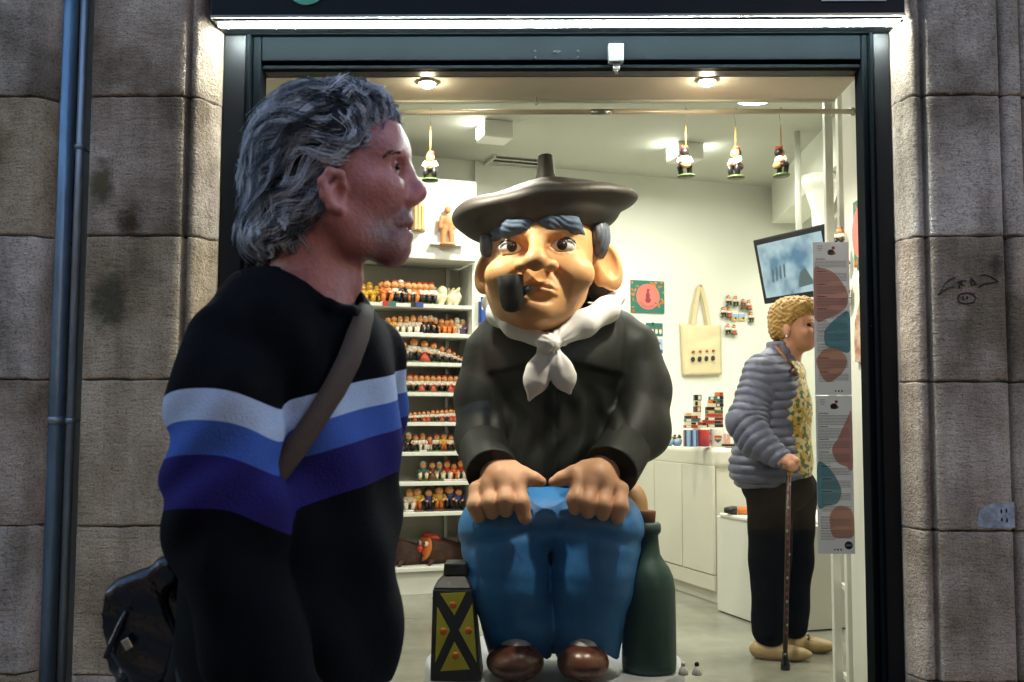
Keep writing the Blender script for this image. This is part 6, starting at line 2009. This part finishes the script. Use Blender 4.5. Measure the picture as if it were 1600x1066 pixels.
stack_box(1087, 617, 690, 11, 'tall narrow box with small portraits behind the striped mug', ['white', 'black', 'cream', 'black', 'white', 'brown', 'cream', 'black'], .35, .24)
stack_box(1079, 645, 669, 20, 'teal and red patterned box on top of the striped mug', ['red', 'cream', 'teal', 'black', 'cream'], .05, .10)
stack_box(1097, 656, 669, 13, 'small red and white box on the red mug', ['white', 'red', 'red'], 0, .10)
stack_box(1116, 636, 668, 26, 'dark red bucket shaped gift box on the heart mug', ['black', 'red', 'brown', 'red', 'green', 'black'], .0, .10)
stack_box(1124, 613, 636, 12, 'dark and orange box on top of the bucket box', ['black', 'teal', 'black', 'orange'], .0, .10)
stack_box(1112, 620, 636, 12, 'cream and teal box leaning on the dark box', ['cream', 'orange', 'teal'], .3, .10)
for (x, n, lab, cc) in ((1046, 12, 'glass bowl of yellow and cream trinkets on the counter', ('yellow', 'cream', 'pink')), (1058, 16, 'glass bowl of dark green trinkets on the counter', ('green', 'black', 'cream'))):
    p = ctp(x, .22)
    t = thing('trinket_bowl', lab, 'bowl', p)
    r = hpx(p, n) / 2
    mb = MB(); mb.lathe(p, [(r * .6, 0), (r * .9, .012), (r, .04), (r * .95, .04), (r * .85, .014)], 18); obj('dish', mb, m_psky, t)
    rr = np.random.default_rng(x)
    for k in range(16):
        mb = MB(); mb.ell(p + V(rr.uniform(-.7, .7) * r, rr.uniform(-.7, .7) * r, .04 + .022 * rr.random()), .009, 8, 5); obj('trinket', mb, fm[cc[k % 3]], t)
p = ctp(1138, .06)
mb = MB(); mb.box(p + V(.02, 0, .008), (.12, .08, .014), RA)
tag(obj('card_tray', mb, fm['black']), 'flat dark card tray at the end of the counter', 'tray')
p = ctp(1135, .2)
mb = MB(); mb.box(p + V(0, 0, .035), (.045, .012, .07), RA)
tag(obj('peach_card', mb, fm['pink']), 'small peach card standing right of the heart mug', 'card')
# wicker basket shadowed behind the woman is the dark round mark on the counter's end panel
# ------------------------------------------------------------------ television on the right, beam and column
tl, tr2, bl2 = at(1176, 376, 6.15), at(1284, 346, 5.62), at(1193, 476, 6.20)
rv_ = unit((tr2 - tl) * V(1, 1, 0)); 
hv_ = V(0, 0, 1)
nn = unit(np.cross(rv_, hv_))
if nn[0] > 0: nn = -nn
lean = R(12)
up_ = unit(hv_ * math.cos(lean) + nn * math.sin(lean))
n2_ = unit(np.cross(rv_, up_)); n2_ = n2_ if n2_[0] < 0 else -n2_
Wt = np.linalg.norm((tr2 - tl) * V(1, 1, 0)) + .02
Ht = (tl[2] - bl2[2]) / math.cos(lean)
tc_ = tl + rv_ * Wt / 2 - up_ * Ht / 2
TV = thing('television', 'black flat television tilted down from the ceiling, screen lit pale blue', 'television', tc_ - up_ * Ht / 2)
TA = np.array([rv_, up_, n2_])
mb = MB(); mb.box(tc_ - n2_ * .02, (Wt, Ht, .04), TA); obj('casing', mb, m_black, TV, .006)
tm = bpy.data.materials.new('lit screen picture')
tm.use_nodes = True
nt = tm.node_tree
nz_ = nt.nodes.new('ShaderNodeTexNoise'); nz_.inputs['Scale'].default_value = 5.5; nz_.inputs['Detail'].default_value = 3
tcx = nt.nodes.new('ShaderNodeTexCoord')
cr = nt.nodes.new('ShaderNodeValToRGB')
for (p_, c_), e in zip(((.36, srgb(84, 132, 158)), (.56, srgb(178, 206, 214))), cr.color_ramp.elements):
    e.position = p_; e.color = (*c_, 1)
nt.links.new(tcx.outputs['Object'], nz_.inputs['Vector']); nt.links.new(nz_.outputs[0], cr.inputs[0])
bs = nt.nodes['Principled BSDF']
bs.inputs['Base Color'].default_value = (.02, .02, .02, 1)
bs.inputs['Roughness'].default_value = .15
nt.links.new(cr.outputs[0], bs.inputs['Emission Color'])
bs.inputs['Emission Strength'].default_value = .2
mb = MB(); mb.box(tc_ + n2_ * .002, (Wt - .07, Ht - .07, .006), TA); sc_o = obj('screen', mb, tm, TV)
tf = Fr(tc_, rv_, up_, n2_)
m_scr = mat('screen shapes', srgb(20, 26, 28), .3, .1, emit=srgb(110, 140, 140), estr=.1)
for k in range(4):
    mb = MB(); mb.prism([(-.19 + k * .035, -.075 + .006 * k), (-.175 + k * .035, -.075 + .006 * k), (-.165 + k * .035, .0 + .006 * k), (-.178 + k * .035, .005 + .006 * k)], tf, .0055, .0062); obj('screen_figure', mb, m_scr, sc_o)
mb = MB(); mb.prism([(.02, -.13), (.16, -.12), (.1, -.02), (.05, -.05)], tf, .0055, .0062); obj('screen_figure', mb, m_scr, sc_o)
mb = MB(); mb.tube([tc_ - n2_ * .05, V(tc_[0] - n2_[0] * .05, tc_[1] - n2_[1] * .05, ZC)], .018, 12); mb.box(tc_ - n2_ * .045, (.12, .12, .02), TA); obj('ceiling_mount', mb, m_white2, TV)
bm0 = at(1238, 322, 7.0); bm1 = at(1345, 222, 4.6)
zb0 = ZC - .28
mb = MB()
q0 = floor_at(1236, 322, zb0); q1 = floor_at(1340, 228, zb0)
q0, q1 = q0 * V(1, 1, 0), q1 * V(1, 1, 0)
dq = unit(q1 - q0); nq = V(-dq[1], dq[0], 0)
q0 = q0 - dq * .6; q1 = q1 + dq * .4
if nq[0] < 0: nq = -nq
mb.hexa([q0 + V(0, 0, zb0), q0 + nq * .22 + V(0, 0, zb0), q1 + nq * .22 + V(0, 0, zb0), q1 + V(0, 0, zb0), q0 + V(0, 0, ZC), q0 + nq * .22 + V(0, 0, ZC), q1 + nq * .22 + V(0, 0, ZC), q1 + V(0, 0, ZC)])
tag(obj('ceiling_beam', mb, m_white), 'white ceiling beam running back above the television', kind='structure')
pc = floor_at(1283, 275, zb0)
COLM = thing('iron_column', 'slim white column with moulded capital behind the television', 'column', (pc[0], pc[1], ZF))
mb = MB(); mb.lathe((pc[0], pc[1], ZF), [(.075, 0), (.075, .1), (.055, .12), (.05, zb0 - ZF - .35)], 20); obj('shaft', mb, m_white2, COLM)
mb = MB(); mb.lathe((pc[0], pc[1], zb0 - .36), [(.05, 0), (.07, .02), (.055, .05), (.058, .16), (.085, .25), (.09, .28), (.11, .30), (.11, .359)], 20); obj('capital', mb, m_white2, COLM)

# ------------------------------------------------------------------ white metal etagere and things on the return wall
EY0, EY1 = 3.86, 4.12
ex0, ex1 = X(1300, EY1, 560), X(1321, EY0, 560)
ET = thing('etagere', 'white metal shelf stand behind the printed strip at the right', 'shelf stand', ((ex0 + ex1) / 2, 4.0, ZF))
ex2 = ex1 + .25
for (x, y) in ((ex1, EY0), (ex0, EY1), (ex2, EY0), (ex2, EY1)):
    mb = MB(); mb.box((x, y, (ZF + zr + .2) / 2), (.032, .032, zr + .2 - ZF), None); obj('post', mb, m_white2, ET, .003)
eshelf = [at(1310, y, 4.0)[2] for y in (328, 450, 560, 690, 800, 918, 1062)]
for z in eshelf:
    mb = MB(); mb.hexa([(ex1 + .016, EY0, z - .02), (ex2, EY0, z - .02), (ex2, EY1, z - .02), (ex0 + .016, EY1, z - .02), (ex1 + .016, EY0, z), (ex2, EY0, z), (ex2, EY1, z), (ex0 + .016, EY1, z)]); obj('shelf', mb, m_white2, ET)
for i, (z, k) in enumerate(((0, 'blackwear'), (0, 'peasant'), (1, 'peasant'), (1, 'blackwear'))):
    x, y = (ex1 + .05 + .06 * (i % 2), EY0 + .06 + .1 * (i % 2))
    place_fig(k, (x, y, eshelf[z] + .001), .085, '%s figurine on the etagere, %s level' % (FG[k][1], ('upper', 'second')[z]), 'figurines on the etagere')
# return wall: plaque, figurine shelf, apron
RWF = Fr((xw, 3.45, 0), (0, -1, 0), (0, 0, 1), (-1, 0, 0))       # u runs towards the street
def rw(py, Y):
    return at(1340, py, Y)[2]
souvenir(RWF, -.21, rw(415, 3.6), -.04, rw(312, 3.6), 'narrow teal and coral plaque on the return wall at the right jamb', False)
t = thing('patterned_apron', 'floral patterned cloth hanging on the return wall at the right', 'cloth', (xw - .01, 3.58, rw(560, 3.6)))
mb = MB()
zz = [rw(y, 3.6) for y in (565, 530, 500, 470)]
vs, fs = [], []
for j, z in enumerate(zz):
    half = (.10, .09, .075, .035)[j]
    for i in range(9):
        vs.append(RWF(-.12 + half * (i / 4 - 1), z, .012 + .006 * math.sin(i * 1.7 + j)))
for j, z in enumerate(zz):
    half = (.10, .09, .075, .035)[j]
    for i in range(9):
        vs.append(RWF(-.12 + half * (i / 4 - 1), z, .004))
for j in range(3):
    for i in range(8):
        a_ = j * 9 + i
        fs += [(a_, a_ + 1, a_ + 10, a_ + 9), (36 + a_, 36 + a_ + 9, 36 + a_ + 10, 36 + a_ + 1)]
mb.add(vs, fs, True); obj('cloth', mb, mat('floral cotton', srgb(206, 196, 172), .85, .3, 24, col2=srgb(150, 92, 70)), t)
mb = MB(); mb.tube([RWF(-.12, zz[-1], .01), RWF(-.12, zz[-1] + .05, .01)], .004, 6); obj('loop', mb, m_canvas, t)
for i, (py, k) in enumerate(((466, 'peasant'), (466, 'skirted'), (412, 'monk'), (380, 'peasant'))):
    z = rw(py, 3.7)
    o = place_fig(k, RWF(-.26 - .05 * (i % 2), z, .03), .07, '%s figurine magnet on the return wall, %s' % (FG[k][1], ('lower pair front', 'lower pair rear', 'middle', 'upper')[i]), 'magnets on the return wall', yaw=-1.2)
    o.name = 'figurine_magnet'

# ------------------------------------------------------------------ printed strip taped inside the glass
YP = YG + .004
GF = Fr((0, YP, 0), (1, 0, 0), (0, 0, 1), (0, -1, 0))
def gp_(px, py):
    p = at(px, py, YP)
    return p[0], p[2]
PSx = [(1268 + 1280) / 2, (1325 + 1337) / 2]
pu0, pu1 = gp_(1274, 620)[0], gp_(1331, 620)[0]
m_paper = mat('white coated paper', srgb(236, 238, 244), .6, .02, 3)
def ink_film(name, col):                       # printed colour: lets the paper's own light through, tinted
    m = bpy.data.materials.new(name)
    m.use_nodes = True
    nt = m.node_tree
    nt.nodes.clear()
    o = nt.nodes.new('ShaderNodeOutputMaterial'); t = nt.nodes.new('ShaderNodeBsdfTransparent')
    t.inputs[0].default_value = (*col, 1)
    nt.links.new(t.outputs[0], o.inputs[0])
    return m
m_blobs = {'rose': ink_film('dusty rose print', (.72, .40, .36)), 'teal': ink_film('muted teal print', (.22, .46, .53)), 'peach': ink_film('muted peach print', (.76, .44, .34))}
m_txt = mat('grey print text', srgb(120, 122, 132), .7, .1, 60)
m_txtb = mat('black print', srgb(26, 28, 32), .7, .05)
def paperlike(m):
    nt = m.node_tree
    b = nt.nodes['Principled BSDF']
    tl_ = nt.nodes.new('ShaderNodeBsdfTranslucent'); mx_ = nt.nodes.new('ShaderNodeMixShader')
    mx_.inputs[0].default_value = .4
    nt.links.new(b.inputs['Base Color'].links[0].from_socket, tl_.inputs[0])
    nt.links.new(b.outputs[0], mx_.inputs[1]); nt.links.new(tl_.outputs[0], mx_.inputs[2])
    nt.links.new(mx_.outputs[0], nt.nodes['Material Output'].inputs[0])
paperlike(m_paper)
def sheet(y0, y1, label, blobs, lines, seal):
    z1, z0 = gp_(1300, y0)[1], gp_(1300, y1)[1]
    H, Wd = z1 - z0, pu1 - pu0
    t = thing('printed_sheet', label, 'poster', (pu0, YP, z0))
    mb = MB(); mb.prism([(pu0, z0 + .001), (pu1, z0 + .001), (pu1, z1 - .001), (pu0, z1 - .001)], GF, -.0004, 0); pa = obj('paper', mb, m_paper, t)
    S = lambda a, b: (pu0 + Wd * a, z1 - H * b)
    for nm, pts in blobs:
        P_ = [S(*p) for p in pts]
        out = []
        n = len(P_)
        for i in range(n):
            a_, b_, c_, d_ = [np.array(P_[(i + k) % n]) for k in (-1, 0, 1, 2)]
            for tt in np.linspace(0, 1, 7)[:-1]:
                out.append(tuple(np.clip(.5 * ((2 * b_) + (c_ - a_) * tt + (2 * a_ - 5 * b_ + 4 * c_ - d_) * tt ** 2 + (3 * b_ - a_ - 3 * c_ + d_) * tt ** 3), (pu0 + .0005, z0), (pu1 - .0005, z1))))
        mb = MB(); mb.add([GF(u_, v_, .0003) for u_, v_ in out], [tuple(range(len(out)))], False); obj('colour_shape', mb, m_blobs[nm], pa)
    rr = np.random.default_rng(int(y0))
    mb, hb = MB(), MB()
    def dashes(m2, a, b, yb, hh, dense):
        x = a
        while x < b:
            l = rr.uniform(.010, .034)
            if x + l > b: l = b - x
            (ua_, va_), (ub_, vb2) = S(x, yb), S(x + l, yb + hh)
            m2.add([GF(ua_, vb2, .0005), GF(ub_, vb2, .0005), GF(ub_, va_, .0005), GF(ua_, va_, .0005)], [(0, 1, 2, 3)], False)
            x += l + rr.uniform(.006, .012)
    for (b0_, n, x0_) in lines:
        dashes(hb, x0_, x0_ + .26, b0_ - .014, .006, 1)
        for k in range(n):
            dashes(mb, x0_ - .02, (.92 if k < n - 1 else rr.uniform(.3, .8)), b0_ + k * .0095, .0042, 1)
    to = obj('body_text', mb, m_txt, pa); to['kind'] = 'stuff'
    ho_ = obj('headings', hb, m_txtb, pa); ho_['kind'] = 'stuff'
    # emblem at the top: dark squatting figure with a red cap, and small icons at the foot
    mb = MB(); mb.prism([S(.42, .085), S(.40, .065), (S(.45, .052)), S(.55, .05), S(.6, .065), S(.62, .082), S(.52, .088)], GF, .0004, .0007); obj('emblem', mb, m_txtb, pa)
    mb = MB(); mb.prism(disc(*S(.57, .04), Wd * .045, 12), GF, .0004, .0007); mb.prism(disc(*S(.60, .075), Wd * .03, 10), GF, .0008, .001); obj('emblem_cap', mb, fm['red'], pa)
    for k in range(3):
        mb = MB(); mb.prism(disc(*S(.56 + k * .085 if not seal else .45 + .085 * k, .972), Wd * .026, 10), GF, .0004, .0007); obj('icon', mb, m_txtb if k else m_txt, pa)
    mb = MB()
    for k in range(3):
        dashes(mb, .12 if k < 2 else .15, .27 if k < 2 else .24, .026 + k * .014, .005, 1)
    o2 = obj('corner_print', mb, m_txt, pa); o2['kind'] = 'stuff'
    if seal:
        mb = MB(); mb.prism(disc(*S(.83, .945), Wd * .11, 24), GF, .0004, .0007); so = obj('round_seal', mb, mat('dark teal print', srgb(24, 50, 60), .6, .03), pa)
        mb = MB(); dashes(mb, .755, .90, .94, .009, 1); mb.v = [v + V(0, -.0005, 0) for v in mb.v]; obj('seal_print', mb, m_paper, so)
sheet(378, 618, 'upper printed text sheet with rose and teal shapes taped to the glass', [('rose', [(.02, .19), (.25, .175), (.6, .21), (.9, .31), (.95, .38), (.85, .44), (.4, .50), (.02, .5)]), ('teal', [(.98, .47), (.7, .485), (.35, .56), (.27, .62), (.33, .68), (.6, .70), (.98, .71)]), ('peach', [(.06, .76), (.3, .70), (.65, .70), (.88, .76), (.80, .84), (.45, .91), (.25, .9), (.08, .82)])],
      [(.125, 6, .08), (.205, 7, .10), (.29, 6, .10), (.37, 6, .10), (.45, 6, .10), (.53, 6, .09), (.60, 6, .09), (.68, 5, .1), (.77, 7, .12), (.86, 6, .12)], False)
sheet(618, 866, 'lower printed text sheet with teal, rose shapes and round seal on the glass', [('rose', [(.98, .115), (.85, .15), (.6, .27), (.43, .34), (.55, .42), (.8, .45), (.98, .455)]), ('teal', [(.02, .44), (.25, .44), (.55, .53), (.66, .61), (.55, .68), (.25, .70), (.02, .70)]), ('peach', [(.35, .75), (.55, .70), (.85, .71), (.98, .76), (.98, .88), (.7, .9), (.42, .89), (.33, .82)])],
      [(.125, 7, .08), (.21, 7, .08), (.29, 6, .08), (.37, 7, .08), (.46, 6, .12), (.54, 6, .14), (.62, 6, .14), (.70, 4, .14), (.78, 6, .1), (.85, 7, .1)], True)
